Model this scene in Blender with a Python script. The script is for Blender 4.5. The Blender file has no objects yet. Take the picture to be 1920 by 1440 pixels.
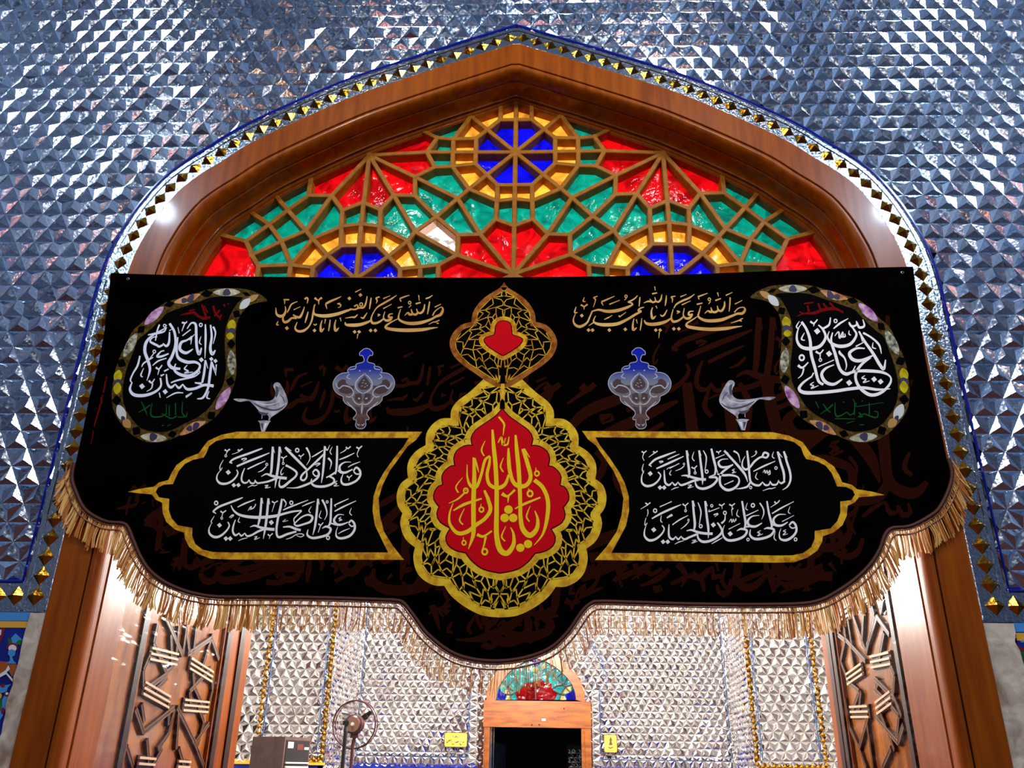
import bpy, bmesh, math, random
from mathutils import Vector, Matrix
from mathutils.geometry import tessellate_polygon

# ------------------------------------------------------------------ camera, light, exposure
SC = bpy.context.scene
COL = SC.collection
FPX = 1585.0
CAM = Vector((0.1412, -3.6, 1.6))
AR = Vector((0.99944165, 0.02980881, 0.01509394))
AU = Vector((-0.00144527, -0.41275448, 0.91084118))
AF = Vector((-0.03338118, 0.91035442, 0.41248093))
cd = bpy.data.cameras.new('camera')
cd.sensor_width = 36.0
cd.sensor_fit = 'HORIZONTAL'
cd.lens = FPX / 1920 * 36
cd.clip_start = 0.05
cam = bpy.data.objects.new('camera', cd)
COL.objects.link(cam)
cam.matrix_world = Matrix(((AR.x, AU.x, -AF.x, CAM.x), (AR.y, AU.y, -AF.y, CAM.y), (AR.z, AU.z, -AF.z, CAM.z), (0, 0, 0, 1)))
SC.camera = cam

vs = SC.view_settings
vs.view_transform = 'Standard'
vs.look = 'None'
vs.gamma = 1.0
vs.use_curve_mapping = False
vs.exposure = 0.0
world = bpy.data.worlds.new('world')
SC.world = world
world.use_nodes = True
world.node_tree.nodes['Background'].inputs[0].default_value = (0.25, 0.35, 0.6, 1)
world.node_tree.nodes['Background'].inputs[1].default_value = 0.02


def lamp(name, loc, power, col, rad):
    l = bpy.data.lights.new(name, 'POINT')
    l.energy = power
    l.color = col
    l.shadow_soft_size = rad
    o = bpy.data.objects.new(name, l)
    o.location = loc
    COL.objects.link(o)
    return o


# the two cold floodlights of the front hall, its ceiling lamps with an added fill, and the inner hall's lights
COLD = (0.62, 0.8, 1.0)
lamp('flood_lamp', (-3.55, -3.2, 6.5), 210, COLD, 0.11)
lamp('flood_lamp', (3.45, -3.2, 6.5), 400, COLD, 0.11)
lamp('chandelier_lamp', (1.35, -2.95, 6.25), 215, (1.0, 0.95, 0.90), 0.22)
lamp('chandelier_lamp', (-1.2, -3.05, 6.25), 200, (1.0, 0.95, 0.90), 0.22)
lamp('hall_fill', (0.4, -8.4, 5.6), 150, (0.9, 0.94, 1.0), 0.3)  # unseen fill added at the back for general light in the hall
LR = random.Random(11)
for i in range(14):
    c = LR.choice([(1.0, 0.45, 0.22), (1.0, 0.8, 0.7), (0.8, 0.9, 1.0), (1.0, 0.3, 0.2)])
    lamp('small_lamp', (LR.uniform(-5.2, 5.2), LR.uniform(-10, -4.6), LR.uniform(3.2, 8.0)), 7, c, 0.045)
for x, p in ((-1.5, 430), (1.5, 640)):
    lamp('inner_hall_light', (x * 1.2, 4.3, 3.9), p, (1.0, 0.94, 0.88), 0.15)
lamp('inner_hall_light', (0.0, 2.1, 3.55), 230, (1.0, 0.95, 0.9), 0.1)  # added out of sight behind the banner to brighten the lower middle panes
lamp('inner_hall_light', (0.0, 5.3, 3.4), 760, (1.0, 0.93, 0.86), 0.12)  # unseen, set close to the far wall to brighten its top

# ------------------------------------------------------------------ helpers
rnd = random.Random(7)


def W(px, py, y):
    """drafting helper: the point of the vertical plane y where the photograph's pixel lies"""
    d = AF + AR * ((px - 960) / FPX) - AU * ((py - 720) / FPX)
    t = (y - CAM.y) / d.y
    return CAM + d * t


def WP(px, py, p0, n):
    """the same on a plane through p0 with normal n"""
    d = AF + AR * ((px - 960) / FPX) - AU * ((py - 720) / FPX)
    t = (p0 - CAM).dot(n) / d.dot(n)
    return CAM + d * t


class MB:
    def __init__(self):
        self.v = []
        self.f = []
        self.m = []

    def add(self, pts, faces, mi=0):
        b = len(self.v)
        self.v += [tuple(p) for p in pts]
        for f in faces:
            self.f.append([b + i for i in f])
            self.m.append(mi)

    def face(self, pts, mi=0):
        self.add(pts, [list(range(len(pts)))], mi)

    def box(self, a, b, mi=0):
        x0, y0, z0 = a
        x1, y1, z1 = b
        p = [(x0, y0, z0), (x1, y0, z0), (x1, y1, z0), (x0, y1, z0), (x0, y0, z1), (x1, y0, z1), (x1, y1, z1), (x0, y1, z1)]
        self.add(p, [(0, 3, 2, 1), (4, 5, 6, 7), (0, 1, 5, 4), (1, 2, 6, 5), (2, 3, 7, 6), (3, 0, 4, 7)], mi)

    def hexa(self, p, mi=0):
        self.add(p, [(0, 3, 2, 1), (4, 5, 6, 7), (0, 1, 5, 4), (1, 2, 6, 5), (2, 3, 7, 6), (3, 0, 4, 7)], mi)

    def bar(self, a, b, w, d, up, mi=0):
        """box along a-b, width w across, depth d along up"""
        a = Vector(a)
        b = Vector(b)
        t = (b - a).normalized()
        u = Vector(up).normalized()
        s = t.cross(u).normalized() * (w / 2)
        u = u * d
        self.hexa([a - s, b - s, b + s, a + s, a - s + u, b - s + u, b + s + u, a + s + u], mi)

    def tube(self, pts, r, n=8, mi=0, closed=False, r2=None):
        pts = [Vector(p) for p in pts]
        k = len(pts)
        rings = []
        ref = Vector((0, 1, 0))
        for i, p in enumerate(pts):
            if closed:
                t = pts[(i + 1) % k] - pts[i - 1]
            else:
                t = pts[min(i + 1, k - 1)] - pts[max(i - 1, 0)]
            t.normalize()
            rf = ref if abs(t.dot(ref)) < 0.95 else Vector((1, 0, 0))
            s = t.cross(rf).normalized()
            u = s.cross(t).normalized()
            rr = r if r2 is None else r + (r2 - r) * i / max(1, k - 1)
            rings.append([p + s * (rr * math.cos(2 * math.pi * j / n)) + u * (rr * math.sin(2 * math.pi * j / n)) for j in range(n)])
        b = len(self.v)
        for rg in rings:
            self.v += [tuple(q) for q in rg]
        for i in range(k if closed else k - 1):
            i2 = (i + 1) % k
            for j in range(n):
                j2 = (j + 1) % n
                self.f.append([b + i * n + j, b + i * n + j2, b + i2 * n + j2, b + i2 * n + j])
                self.m.append(mi)
        if not closed:
            self.f.append([b + j for j in range(n)][::-1])
            self.m.append(mi)
            self.f.append([b + (k - 1) * n + j for j in range(n)])
            self.m.append(mi)

    def cyl(self, c, ax, r, h, n=24, mi=0, r2=None):
        ax = Vector(ax).normalized()
        self.tube([Vector(c), Vector(c) + ax * h], r, n, mi, False, r2)

    def poly(self, pts, mi=0):
        """filled concave polygon (3D, planar)"""
        pts = [Vector(p) for p in pts]
        for t in tessellate_polygon([pts]):
            self.add([pts[i] for i in t], [(0, 1, 2)], mi)

    def slab(self, pts, dv, mi=0):
        """concave polygon with thickness dv"""
        pts = [Vector(p) for p in pts]
        dv = Vector(dv)
        self.poly(pts, mi)
        self.poly([p + dv for p in pts], mi)
        n = len(pts)
        for i in range(n):
            j = (i + 1) % n
            self.face([pts[i], pts[j], pts[j] + dv, pts[i] + dv], mi)

    def build(self, name, mats, parent=None, smooth=False):
        me = bpy.data.meshes.new(name)
        me.from_pydata(self.v, [], self.f)
        if not isinstance(mats, (list, tuple)):
            mats = [mats]
        for m in mats:
            me.materials.append(m)
        for p, mi in zip(me.polygons, self.m):
            p.material_index = mi
            p.use_smooth = smooth
        me.update()
        o = bpy.data.objects.new(name, me)
        COL.objects.link(o)
        if parent is not None:
            o.parent = parent
            o.matrix_parent_inverse = parent.matrix_world.inverted()
        return o


def fix_normals(o):
    bm = bmesh.new()
    bm.from_mesh(o.data)
    bmesh.ops.remove_doubles(bm, verts=bm.verts, dist=1e-5)
    bmesh.ops.recalc_face_normals(bm, faces=bm.faces)
    bm.to_mesh(o.data)
    bm.free()


def empty(name, loc):
    o = bpy.data.objects.new(name, None)
    o.location = loc
    COL.objects.link(o)
    o.empty_display_size = 0.1
    o.matrix_world = Matrix.Translation(loc)
    return o


def thing(o, label, cat, group=None):
    o['label'] = label
    o['category'] = cat
    if group:
        o['group'] = group
    return o


def struct(o, label=None):
    o['kind'] = 'structure'
    if label:
        o['label'] = label
    return o


def spline(pts, step, closed=False):
    """Catmull-Rom through tuples of any size"""
    n = len(pts)
    out = []
    if n == 2 and not closed:
        k = max(1, int(math.dist(pts[0][:2], pts[1][:2]) / step))
        return [tuple(a + (b - a) * i / k for a, b in zip(pts[0], pts[1])) for i in range(k + 1)]
    rng = n if closed else n - 1
    for i in range(rng):
        p1 = pts[i]
        p2 = pts[(i + 1) % n]
        p0 = pts[i - 1] if (closed or i > 0) else p1
        p3 = pts[(i + 2) % n] if (closed or i < n - 2) else p2
        k = max(1, int(math.dist(p1[:2], p2[:2]) / step))
        for j in range(k):
            t = j / k
            out.append(tuple(0.5 * (2 * b + (c - a) * t + (2 * a - 5 * b + 4 * c - d) * t * t + (3 * b - a - 3 * c + d) * t ** 3) for a, b, c, d in zip(p0, p1, p2, p3)))
    if not closed:
        out.append(tuple(pts[-1]))
    return out


# ------------------------------------------------------------------ materials
def mat(name, col=(0.5, 0.5, 0.5), rough=0.5, metal=0.0, spec=0.5, coat=0.0):
    m = bpy.data.materials.new(name)
    m.use_nodes = True
    b = m.node_tree.nodes['Principled BSDF']
    b.inputs['Base Color'].default_value = (*col, 1)
    b.inputs['Roughness'].default_value = rough
    b.inputs['Metallic'].default_value = metal
    b.inputs['Specular IOR Level'].default_value = spec
    b.inputs['Coat Weight'].default_value = coat
    b.inputs['Coat Roughness'].default_value = 0.08
    return m


def nd(m, t, **kw):
    n = m.node_tree.nodes.new(t)
    for k, v in kw.items():
        setattr(n, k, v)
    return n


def lk(m, a, b):
    m.node_tree.links.new(a, b)


def noise_col(m, c1, c2, scale=5.0, stretch=(1, 1, 1), detail=6.0, lo=0.35, hi=0.65, bump=0.0, dist=0.0):
    """noise between two colours in object space, with an optional bump"""
    tc = nd(m, 'ShaderNodeTexCoord')
    mp = nd(m, 'ShaderNodeMapping')
    mp.inputs['Scale'].default_value = stretch
    nz = nd(m, 'ShaderNodeTexNoise')
    nz.inputs['Scale'].default_value = scale
    nz.inputs['Detail'].default_value = detail
    nz.inputs['Distortion'].default_value = dist
    cr = nd(m, 'ShaderNodeValToRGB')
    cr.color_ramp.elements[0].position = lo
    cr.color_ramp.elements[1].position = hi
    cr.color_ramp.elements[0].color = (*c1, 1)
    cr.color_ramp.elements[1].color = (*c2, 1)
    b = m.node_tree.nodes['Principled BSDF']
    lk(m, tc.outputs['Object'], mp.inputs['Vector'])
    lk(m, mp.outputs['Vector'], nz.inputs['Vector'])
    lk(m, nz.outputs['Fac'], cr.inputs['Fac'])
    lk(m, cr.outputs['Color'], b.inputs['Base Color'])
    if bump:
        bp = nd(m, 'ShaderNodeBump')
        bp.inputs['Strength'].default_value = bump
        bp.inputs['Distance'].default_value = 0.01
        lk(m, nz.outputs['Fac'], bp.inputs['Height'])
        lk(m, bp.outputs['Normal'], b.inputs['Normal'])
    return m


def mirror_mat(name, col, rough, sc=60, bump=0.05):
    m = mat(name, col, rough, 1.0)
    b = m.node_tree.nodes['Principled BSDF']
    tc = nd(m, 'ShaderNodeTexCoord')
    nz = nd(m, 'ShaderNodeTexNoise')
    nz.inputs['Scale'].default_value = sc
    nz.inputs['Detail'].default_value = 3
    bp = nd(m, 'ShaderNodeBump')
    bp.inputs['Strength'].default_value = bump
    bp.inputs['Distance'].default_value = 0.01
    rr = nd(m, 'ShaderNodeMapRange')
    rr.inputs[1].default_value = 0.35
    rr.inputs[2].default_value = 0.7
    rr.inputs[3].default_value = rough * 0.5
    rr.inputs[4].default_value = rough * 1.6
    lk(m, tc.outputs['Object'], nz.inputs['Vector'])
    lk(m, nz.outputs['Fac'], bp.inputs['Height'])
    lk(m, bp.outputs['Normal'], b.inputs['Normal'])
    lk(m, nz.outputs['Fac'], rr.inputs[0])
    lk(m, rr.outputs[0], b.inputs['Roughness'])
    return m


MIRROR = mirror_mat('mirror_mosaic', (0.72, 0.80, 0.90), 0.115, 55, 0.09)
MIRROR_IN = mirror_mat('inner_mirror_mosaic', (0.86, 0.85, 0.84), 0.09, 40, 0.16)
STRIP = mirror_mat('mirror_strip', (0.44, 0.49, 0.54), 0.16, 90, 0.25)
GOLDM = mirror_mat('gold_mirror', (0.46, 0.215, 0.018), 0.13, 60, 0.1)
BLUE = mat('blue_glass_line', (0.004, 0.012, 0.22), 0.12, 0.0, 0.6)
BLUE2 = mat('slate_blue_line', (0.03, 0.06, 0.15), 0.2)
WOOD = noise_col(mat('varnished_wood', rough=0.3, spec=0.2, coat=0.08), (0.185, 0.034, 0.0004), (0.31, 0.070, 0.0010), 3.0, (9, 9, 0.9), 8, 0.3, 0.7, 0.03)
WOOD2 = noise_col(mat('lattice_wood', rough=0.5, spec=0.2), (0.27, 0.090, 0.003), (0.40, 0.145, 0.006), 6.0, (4, 4, 4), 6, 0.3, 0.7, 0.02)
WOODD = noise_col(mat('door_panel_wood', rough=0.2, coat=0.5), (0.17, 0.042, 0.002), (0.40, 0.120, 0.010), 2.5, (6, 6, 1.2), 6, 0.3, 0.7, 0.03)
INLAY = mat('amber_inlay', (0.36, 0.13, 0.035), 0.35, 0.0, 0.3)
STRIPE = mat('pale_stripe', (0.62, 0.42, 0.27), 0.3, 0.0, 0.5)
DARKW = mat('dark_moulding', (0.022, 0.004, 0.0015), 0.35, 0.0, 0.25, 0.0)
STONE = noise_col(mat('worn_marble', rough=0.7), (0.28, 0.19, 0.12), (0.70, 0.61, 0.49), 11.0, (1, 1, 1), 9, 0.3, 0.62, 0.35, 0.6)
PLASTER = noise_col(mat('hall_mosaic', rough=0.45), (0.010, 0.018, 0.036), (0.36, 0.46, 0.66), 2.2, (1, 1, 1), 12, 0.40, 0.70, 0.0, 1.0)
CEIL = noise_col(mat('hall_ceiling', rough=0.5), (0.003, 0.007, 0.015), (0.07, 0.13, 0.24), 1.0, (1, 1, 1), 12, 0.40, 0.68, 0.0, 1.0)
CARPET = noise_col(mat('red_carpet', rough=0.9), (0.05, 0.01, 0.01), (0.16, 0.05, 0.04), 3.0, (1, 1, 1), 8, 0.4, 0.6)
FLOORIN = noise_col(mat('inner_floor', rough=0.6), (0.03, 0.026, 0.028), (0.16, 0.13, 0.13), 3.0)
WALLIN = noise_col(mat('inner_wall_mosaic', rough=0.4), (0.02, 0.018, 0.02), (0.62, 0.58, 0.55), 3.0, (1, 1, 1), 12, 0.4, 0.62, 0.0, 0.8)
CEILIN = noise_col(mat('inner_ceiling', rough=0.4), (0.10, 0.09, 0.085), (0.85, 0.82, 0.78), 9.0, (1, 1, 1), 6, 0.4, 0.6)
BLACK = mat('black_metal', (0.012, 0.010, 0.010), 0.35, 0.0, 0.5)


def pane_mat(name, col, sc=9.0):
    m = bpy.data.materials.new(name)
    m.use_nodes = True
    nt = m.node_tree
    nt.nodes.clear()
    out = nd(m, 'ShaderNodeOutputMaterial')
    tr = nd(m, 'ShaderNodeBsdfTranslucent')
    df = nd(m, 'ShaderNodeBsdfDiffuse')
    gl = nd(m, 'ShaderNodeBsdfGlossy')
    gl.inputs['Roughness'].default_value = 0.07
    mx0 = nd(m, 'ShaderNodeMixShader')
    mx0.inputs[0].default_value = 0.25
    mx = nd(m, 'ShaderNodeMixShader')
    mx.inputs[0].default_value = 0.02
    tc = nd(m, 'ShaderNodeTexCoord')
    nz = nd(m, 'ShaderNodeTexNoise')
    nz.inputs['Scale'].default_value = sc
    nz.inputs['Detail'].default_value = 4
    nz.inputs['Distortion'].default_value = 1.5
    bp = nd(m, 'ShaderNodeBump')
    bp.inputs['Strength'].default_value = 0.5
    bp.inputs['Distance'].default_value = 0.02
    cr = nd(m, 'ShaderNodeValToRGB')
    cr.color_ramp.elements[0].position = 0.34
    cr.color_ramp.elements[1].position = 0.62
    cr.color_ramp.elements[0].color = (*[c * 0.35 for c in col], 1)
    cr.color_ramp.elements[1].color = (*col, 1)
    lk(m, tc.outputs['Object'], nz.inputs['Vector'])
    lk(m, nz.outputs['Fac'], bp.inputs['Height'])
    lk(m, nz.outputs['Fac'], cr.inputs['Fac'])
    lk(m, cr.outputs['Color'], tr.inputs['Color'])
    lk(m, cr.outputs['Color'], df.inputs['Color'])
    lk(m, bp.outputs['Normal'], gl.inputs['Normal'])
    lk(m, tr.outputs[0], mx0.inputs[1])
    lk(m, df.outputs[0], mx0.inputs[2])
    lk(m, mx0.outputs[0], mx.inputs[1])
    lk(m, gl.outputs[0], mx.inputs[2])
    lk(m, mx.outputs[0], out.inputs['Surface'])
    return m


G_RED = pane_mat('red_glass', (0.37, 0.0015, 0.003))
G_GREEN = pane_mat('green_glass', (0.001, 0.17, 0.125))
G_BLUE = pane_mat('blue_glass', (0.002, 0.002, 0.45))
G_AMBER = pane_mat('amber_glass', (0.66, 0.27, 0.025))
G_TEAL = pane_mat('teal_glass', (0.03, 0.55, 0.55))
G_YEL = pane_mat('yellow_glass', (0.9, 0.75, 0.3))


def acrylic(name):
    m = bpy.data.materials.new(name)
    m.use_nodes = True
    m.node_tree.nodes.clear()
    out = nd(m, 'ShaderNodeOutputMaterial')
    tr = nd(m, 'ShaderNodeBsdfTransparent')
    gl = nd(m, 'ShaderNodeBsdfGlossy')
    gl.inputs['Roughness'].default_value = 0.08
    mx = nd(m, 'ShaderNodeMixShader')
    mx.inputs[0].default_value = 0.035
    tc = nd(m, 'ShaderNodeTexCoord')
    mp = nd(m, 'ShaderNodeMapping')
    mp.inputs['Scale'].default_value = (1, 1, 3.5)
    nz = nd(m, 'ShaderNodeTexNoise')
    nz.inputs['Scale'].default_value = 3.0
    nz.inputs['Detail'].default_value = 2
    bp = nd(m, 'ShaderNodeBump')
    bp.inputs['Strength'].default_value = 0.6
    bp.inputs['Distance'].default_value = 0.05
    lk(m, tc.outputs['Object'], mp.inputs['Vector'])
    lk(m, mp.outputs['Vector'], nz.inputs['Vector'])
    lk(m, nz.outputs['Fac'], bp.inputs['Height'])
    lk(m, bp.outputs['Normal'], gl.inputs['Normal'])
    lk(m, tr.outputs[0], mx.inputs[1])
    lk(m, gl.outputs[0], mx.inputs[2])
    lk(m, mx.outputs[0], out.inputs['Surface'])
    return m


ACRYLIC = acrylic('clear_acrylic_sheet')

# ------------------------------------------------------------------ the arch outline (half, from the floor up to the apex)
HALF = [(1.935, 0.0), (1.935, 3.40), (1.935, 3.72)] + [p[:2] for p in spline([(1.935, 3.72), (1.928, 3.84), (1.908, 3.97), (1.872, 4.09), (1.830, 4.20), (1.752, 4.34), (1.655, 4.445), (1.565, 4.52), (1.478, 4.60), (1.379, 4.675), (1.222, 4.775), (0.985, 4.915), (0.80, 5.01), (0.40, 5.183), (0.0, 5.347)], 0.03)[1:]]


def offset_half(s):
    """the half outline moved inwards by s (outwards when negative), ending on x = 0"""
    out = []
    n = len(HALF)
    for i, p in enumerate(HALF):
        a = HALF[max(i - 1, 0)]
        b = HALF[min(i + 1, n - 1)]
        t = Vector((b[0] - a[0], b[1] - a[1])).normalized()
        out.append((p[0] - t.y * s, p[1] + t.x * s))
    # end on the axis
    t = Vector((HALF[-1][0] - HALF[-2][0], HALF[-1][1] - HALF[-2][1])).normalized()
    while len(out) > 2 and out[-1][0] < 0.002:
        out.pop()
    q = out[-1]
    out.append((0.0, q[1] + (0 - q[0]) * t.y / t.x))
    return out


def full(s, zmin=None):
    h = offset_half(s)
    if zmin is not None:
        k = [p for p in h if p[1] > zmin + 1e-4]
        h = [(k[0][0], zmin)] + k
    return [(-x, z) for x, z in h] + [(x, z) for x, z in h[::-1][1:]]


def in_poly(x, z, poly):
    c = False
    n = len(poly)
    j = n - 1
    for i in range(n):
        xi, zi = poly[i]
        xj, zj = poly[j]
        if (zi > z) != (zj > z) and x < (xj - xi) * (z - zi) / (zj - zi) + xi:
            c = not c
        j = i
    return c


def facets(mb, x0, x1, z0, z1, to3, edge, h, keep, jit, mi=0, orient=0.0):
    """triangular mirror pyramids over a rectangle; to3(x, z, out) maps to space, out towards the viewer"""
    hh = edge * math.sqrt(3) / 2
    nr = int((z1 - z0) / hh) + 2
    nc = int((x1 - x0) / edge) + 3
    for r in range(nr):
        za = z0 + r * hh
        zb = za + hh
        sh = (r % 2) * 0.5
        for c in range(-1, nc):
            xa = x0 + (c + sh) * edge
            for tri in (((xa, za), (xa + edge, za), (xa + edge / 2, zb)), ((xa + edge, za), (xa + 1.5 * edge, zb), (xa + edge / 2, zb))):
                cx = sum(p[0] for p in tri) / 3
                cz = sum(p[1] for p in tri) / 3
                if cx < x0 - edge / 3 or cx > x1 + edge / 3 or cz < z0 or cz > z1 or not keep(cx, cz):
                    continue
                t3 = [to3(max(x0, min(x1, p[0])), min(z1, p[1]), 0) for p in tri]
                ap = to3(max(x0, min(x1, cx + rnd.gauss(0, jit))), cz + rnd.gauss(0, jit), h * (1 + rnd.gauss(0, 0.10)))
                mb.add(t3 + [ap], [(0, 1, 3), (1, 2, 3), (2, 0, 3)], mi)

# ------------------------------------------------------------------ the front hall (where the camera stands)
XW, YB, ZC = 6.0, -11.0, 8.6
mb = MB()
mb.box((-XW, YB, -0.1), (XW, 0.4, 0))
struct(mb.build('floor', CARPET), 'red carpeted floor of the front hall')
mb = MB()
mb.box((-XW, YB, ZC), (XW, 0.4, ZC + 0.1))
struct(mb.build('ceiling', CEIL))
for nm, a, b in (('wall_left', (-XW - 0.1, YB, 0), (-XW, 0.4, ZC)), ('wall_right', (XW, YB, 0), (XW + 0.1, 0.4, ZC)), ('wall_rear', (-XW, YB - 0.1, 0), (XW, YB, ZC))):
    mb = MB()
    mb.box(a, b)
    struct(mb.build(nm, PLASTER))

# ------------------------------------------------------------------ the mirror wall round the arch
STRIP_W = 0.135
CUT = full(-STRIP_W + 0.004)
ZF = 2.293           # blue line at the foot of the mirror field
mb = MB()
facets(mb, -XW + 0.01, XW - 0.01, ZF, ZC, lambda x, z, o: Vector((x, -o, z)), 0.1005, 0.0155, lambda x, z: not in_poly(x, z, CUT), 0.0030)
# the wall's own thickness behind the mirrors
oc = full(-0.05)
def rim(mb, y, mi):
    o2 = [(-XW, 0.0)] + [(-XW, z) for z in (1, 2, 3, 4, 5)] + [(-XW, ZC), (-3, ZC), (0, ZC), (3, ZC), (XW, ZC)] + [(XW, z) for z in (5, 4, 3, 2, 1, 0.0)]
    pol = o2 + oc[::-1]
    mb.poly([(x, y, z) for x, z in pol], mi)
rim(mb, 0.03, 1)
rim(mb, 0.40, 1)
struct(mb.build('wall_front', [MIRROR, CEILIN]), 'wall of triangular mirror facets around the wooden arch')

# border strip of cut mirror with gold pyramids, blue line outside it
mb = MB()
ins = full(0.004, 2.17)
out = full(-STRIP_W, 2.17)
n = min(len(ins), len(out))


def resample(pts, n):
    d = [0]
    for a, b in zip(pts, pts[1:]):
        d.append(d[-1] + math.dist(a, b))
    res = []
    j = 0
    for i in range(n):
        s = d[-1] * i / (n - 1)
        while j < len(d) - 2 and d[j + 1] < s:
            j += 1
        t = (s - d[j]) / max(1e-9, d[j + 1] - d[j])
        res.append((pts[j][0] + (pts[j + 1][0] - pts[j][0]) * t, pts[j][1] + (pts[j + 1][1] - pts[j][1]) * t))
    return res


NS = 220
prof = [(-STRIP_W + 0.006, -0.004), (-STRIP_W + 0.012, -0.017), (-STRIP_W + 0.030, -0.017), (-STRIP_W + 0.034, -0.012), (-0.030, -0.012), (-0.026, -0.017), (-0.010, -0.017), (0.004, -0.012)]
rows = [[(x, y, z) for x, z in resample(full(s, 2.17), NS)] for s, y in prof]
for a, b in zip(rows, rows[1:]):
    for i in range(NS - 1):
        mb.face([a[i], a[i + 1], b[i + 1], b[i]], 0)
for sx in (-1, 1):      # foot strips running outwards
    for x0, x1, y0, y1 in ((2.168, 2.286, -0.0125, -0.0125),):
        mb.box((min(sx * 1.936, sx * XW), -0.0125, 2.165), (max(sx * 1.936, sx * XW), 0.02, 2.290), 0)
strip = struct(mb.build('trim_1', STRIP), 'mirror border strip following the wooden arch')
mb = MB()
bl = full(-STRIP_W - 0.006, ZF)
mb.tube([(x, -0.012, z) for x, z in [(-XW, ZF)] + bl + [(XW, ZF)]], 0.0085, 6)
mb.build('blue_line', BLUE, strip)
mb = MB()
cl = full(-0.0660, 2.318)
L = [0]
for a, b in zip(cl, cl[1:]):
    L.append(L[-1] + math.dist(a, b))
nd_ = int(round(L[-1] / 0.0835))
cr_ = resample(cl, nd_ + 1)


def pyramid(c, t, hw, hl, y=-0.0125, h=0.02):
    c = Vector((c[0], 0, c[1]))
    t = Vector((t[0], 0, t[1])).normalized()
    s = Vector((-t.z, 0, t.x))
    p = [c + t * hl, c + s * hw, c - t * hl, c - s * hw]
    p = [Vector((q.x, y, q.z)) for q in p]
    ap = Vector((c.x + rnd.gauss(0, 0.002), y - h, c.z + rnd.gauss(0, 0.002)))
    mb.add(p + [ap], [(0, 1, 4), (1, 2, 4), (2, 3, 4), (3, 0, 4)])


for i in range(nd_ + 1):
    a = cr_[max(0, i - 1)]
    b = cr_[min(nd_, i + 1)]
    pyramid(cr_[i], (b[0] - a[0], b[1] - a[1]), 0.036, 0.0415)
for sx in (-1, 1):
    k = 0
    while 2.0 + k * 0.0835 < 4.5:
        pyramid((sx * (2.004 + k * 0.0835), 2.231), (1, 0), 0.0405, 0.0405)
        k += 1
mb.build('gold_pyramid', GOLDM, strip)

# painted tile dado and the marble jambs beside the wood
TILEBLUE = noise_col(mat('cobalt_tile', rough=0.15), (0.004, 0.008, 0.13), (0.008, 0.02, 0.24), 9.0)
T_LB = mat('tile_light_blue', (0.06, 0.27, 0.62), 0.15)
T_YE = mat('tile_yellow', (0.72, 0.38, 0.04), 0.15)
T_WH = mat('tile_white', (0.72, 0.72, 0.74), 0.15)
T_GR = noise_col(mat('tile_green', rough=0.15), (0.01, 0.07, 0.015), (0.02, 0.17, 0.03), 14.0)
T_MA = mat('tile_maroon', (0.18, 0.01, 0.02), 0.15)
T_BR = mat('tile_brown', (0.33, 0.09, 0.015), 0.15)
TM = [TILEBLUE, T_LB, T_YE, T_WH, T_GR, T_MA, T_BR]
mb = MB()
mb.box((-XW, -0.012, 0), (-2.0, 0.03, 2.163), 0)
mb.box((-XW, -0.014, 2.128), (-2.0, -0.011, 2.163), 1)
mb.box((-XW, -0.014, 2.100), (-2.0, -0.011, 2.126), 2)


def tl(pts, mi, lay):
    mb.poly([W(x / 4.8, 1140 + y / 4.8, -0.0125 - lay * 0.0006) for x, y in pts], mi)


def ell(cx, cy, rx, ry, mi, lay, n=20):
    tl([(cx + rx * math.cos(2 * math.pi * i / n), cy + ry * math.sin(2 * math.pi * i / n)) for i in range(n)], mi, lay)


tl([(100, 270), (140, 228), (180, 265), (205, 290), (150, 330), (90, 320)], 1, 1)
tl([(62, 268), (105, 280), (112, 320), (80, 330)], 4, 2)
tl([(205, 285), (165, 290), (140, 315), (180, 335)], 4, 2)
ell(112, 355, 52, 42, 5, 3)
ell(112, 362, 36, 32, 3, 4)
tl([(75, 385), (105, 370), (140, 385), (135, 425), (110, 440), (125, 480), (150, 500), (60, 500), (90, 470), (88, 435), (70, 415)], 1, 5)
tl([(-60, 520), (0, 480), (75, 485), (120, 490), (165, 520), (110, 620), (75, 560), (20, 600), (-60, 640)], 6, 2)
tl([(50, 560), (75, 515), (90, 550), (60, 580), (115, 640), (112, 665), (55, 595), (-30, 640), (-40, 620)], 3, 6)
tl([(-40, 705), (20, 700), (100, 685), (70, 715), (60, 750), (20, 765), (-40, 760)], 1, 3)
ell(25, 700, 20, 16, 5, 4)
tl([(30, 800), (55, 775), (75, 800), (60, 860), (30, 960), (0, 1010), (-10, 900)], 1, 3)
ell(60, 775, 24, 22, 5, 4)
ell(62, 770, 13, 12, 3, 5)
ell(0, 790, 16, 24, 2, 5)
tl([(-30, 830), (18, 810), (20, 880), (0, 930), (-30, 950)], 4, 4)
ell(25, 925, 16, 30, 5, 5)
tl([(-60, 1010), (0, 1010), (-10, 1100), (-60, 1150)], 1, 3)
tl([(-60, 170), (55, 165), (30, 240), (0, 320), (-60, 330)], 5, 1)
tl([(-60, 200), (14, 195), (8, 240), (-60, 300)], 3, 2)
struct(mb.build('trim_2', TM), 'cobalt tile dado with painted flowers left of the wooden arch')

mb = MB()
mb.box((2.062, -0.012, 0), (XW, 0.03, 2.163), 0)
mb.box((2.062, -0.014, 2.128), (XW, -0.011, 2.163), 1)
mb.box((2.062, -0.014, 2.094), (XW, -0.011, 2.124), 2)


def tr_(pts, mi, lay):
    mb.poly([W(1860 + x / 9.6, 1150 + y / 9.6, -0.0125 - lay * 0.0006) for x, y in pts], mi)


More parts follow.
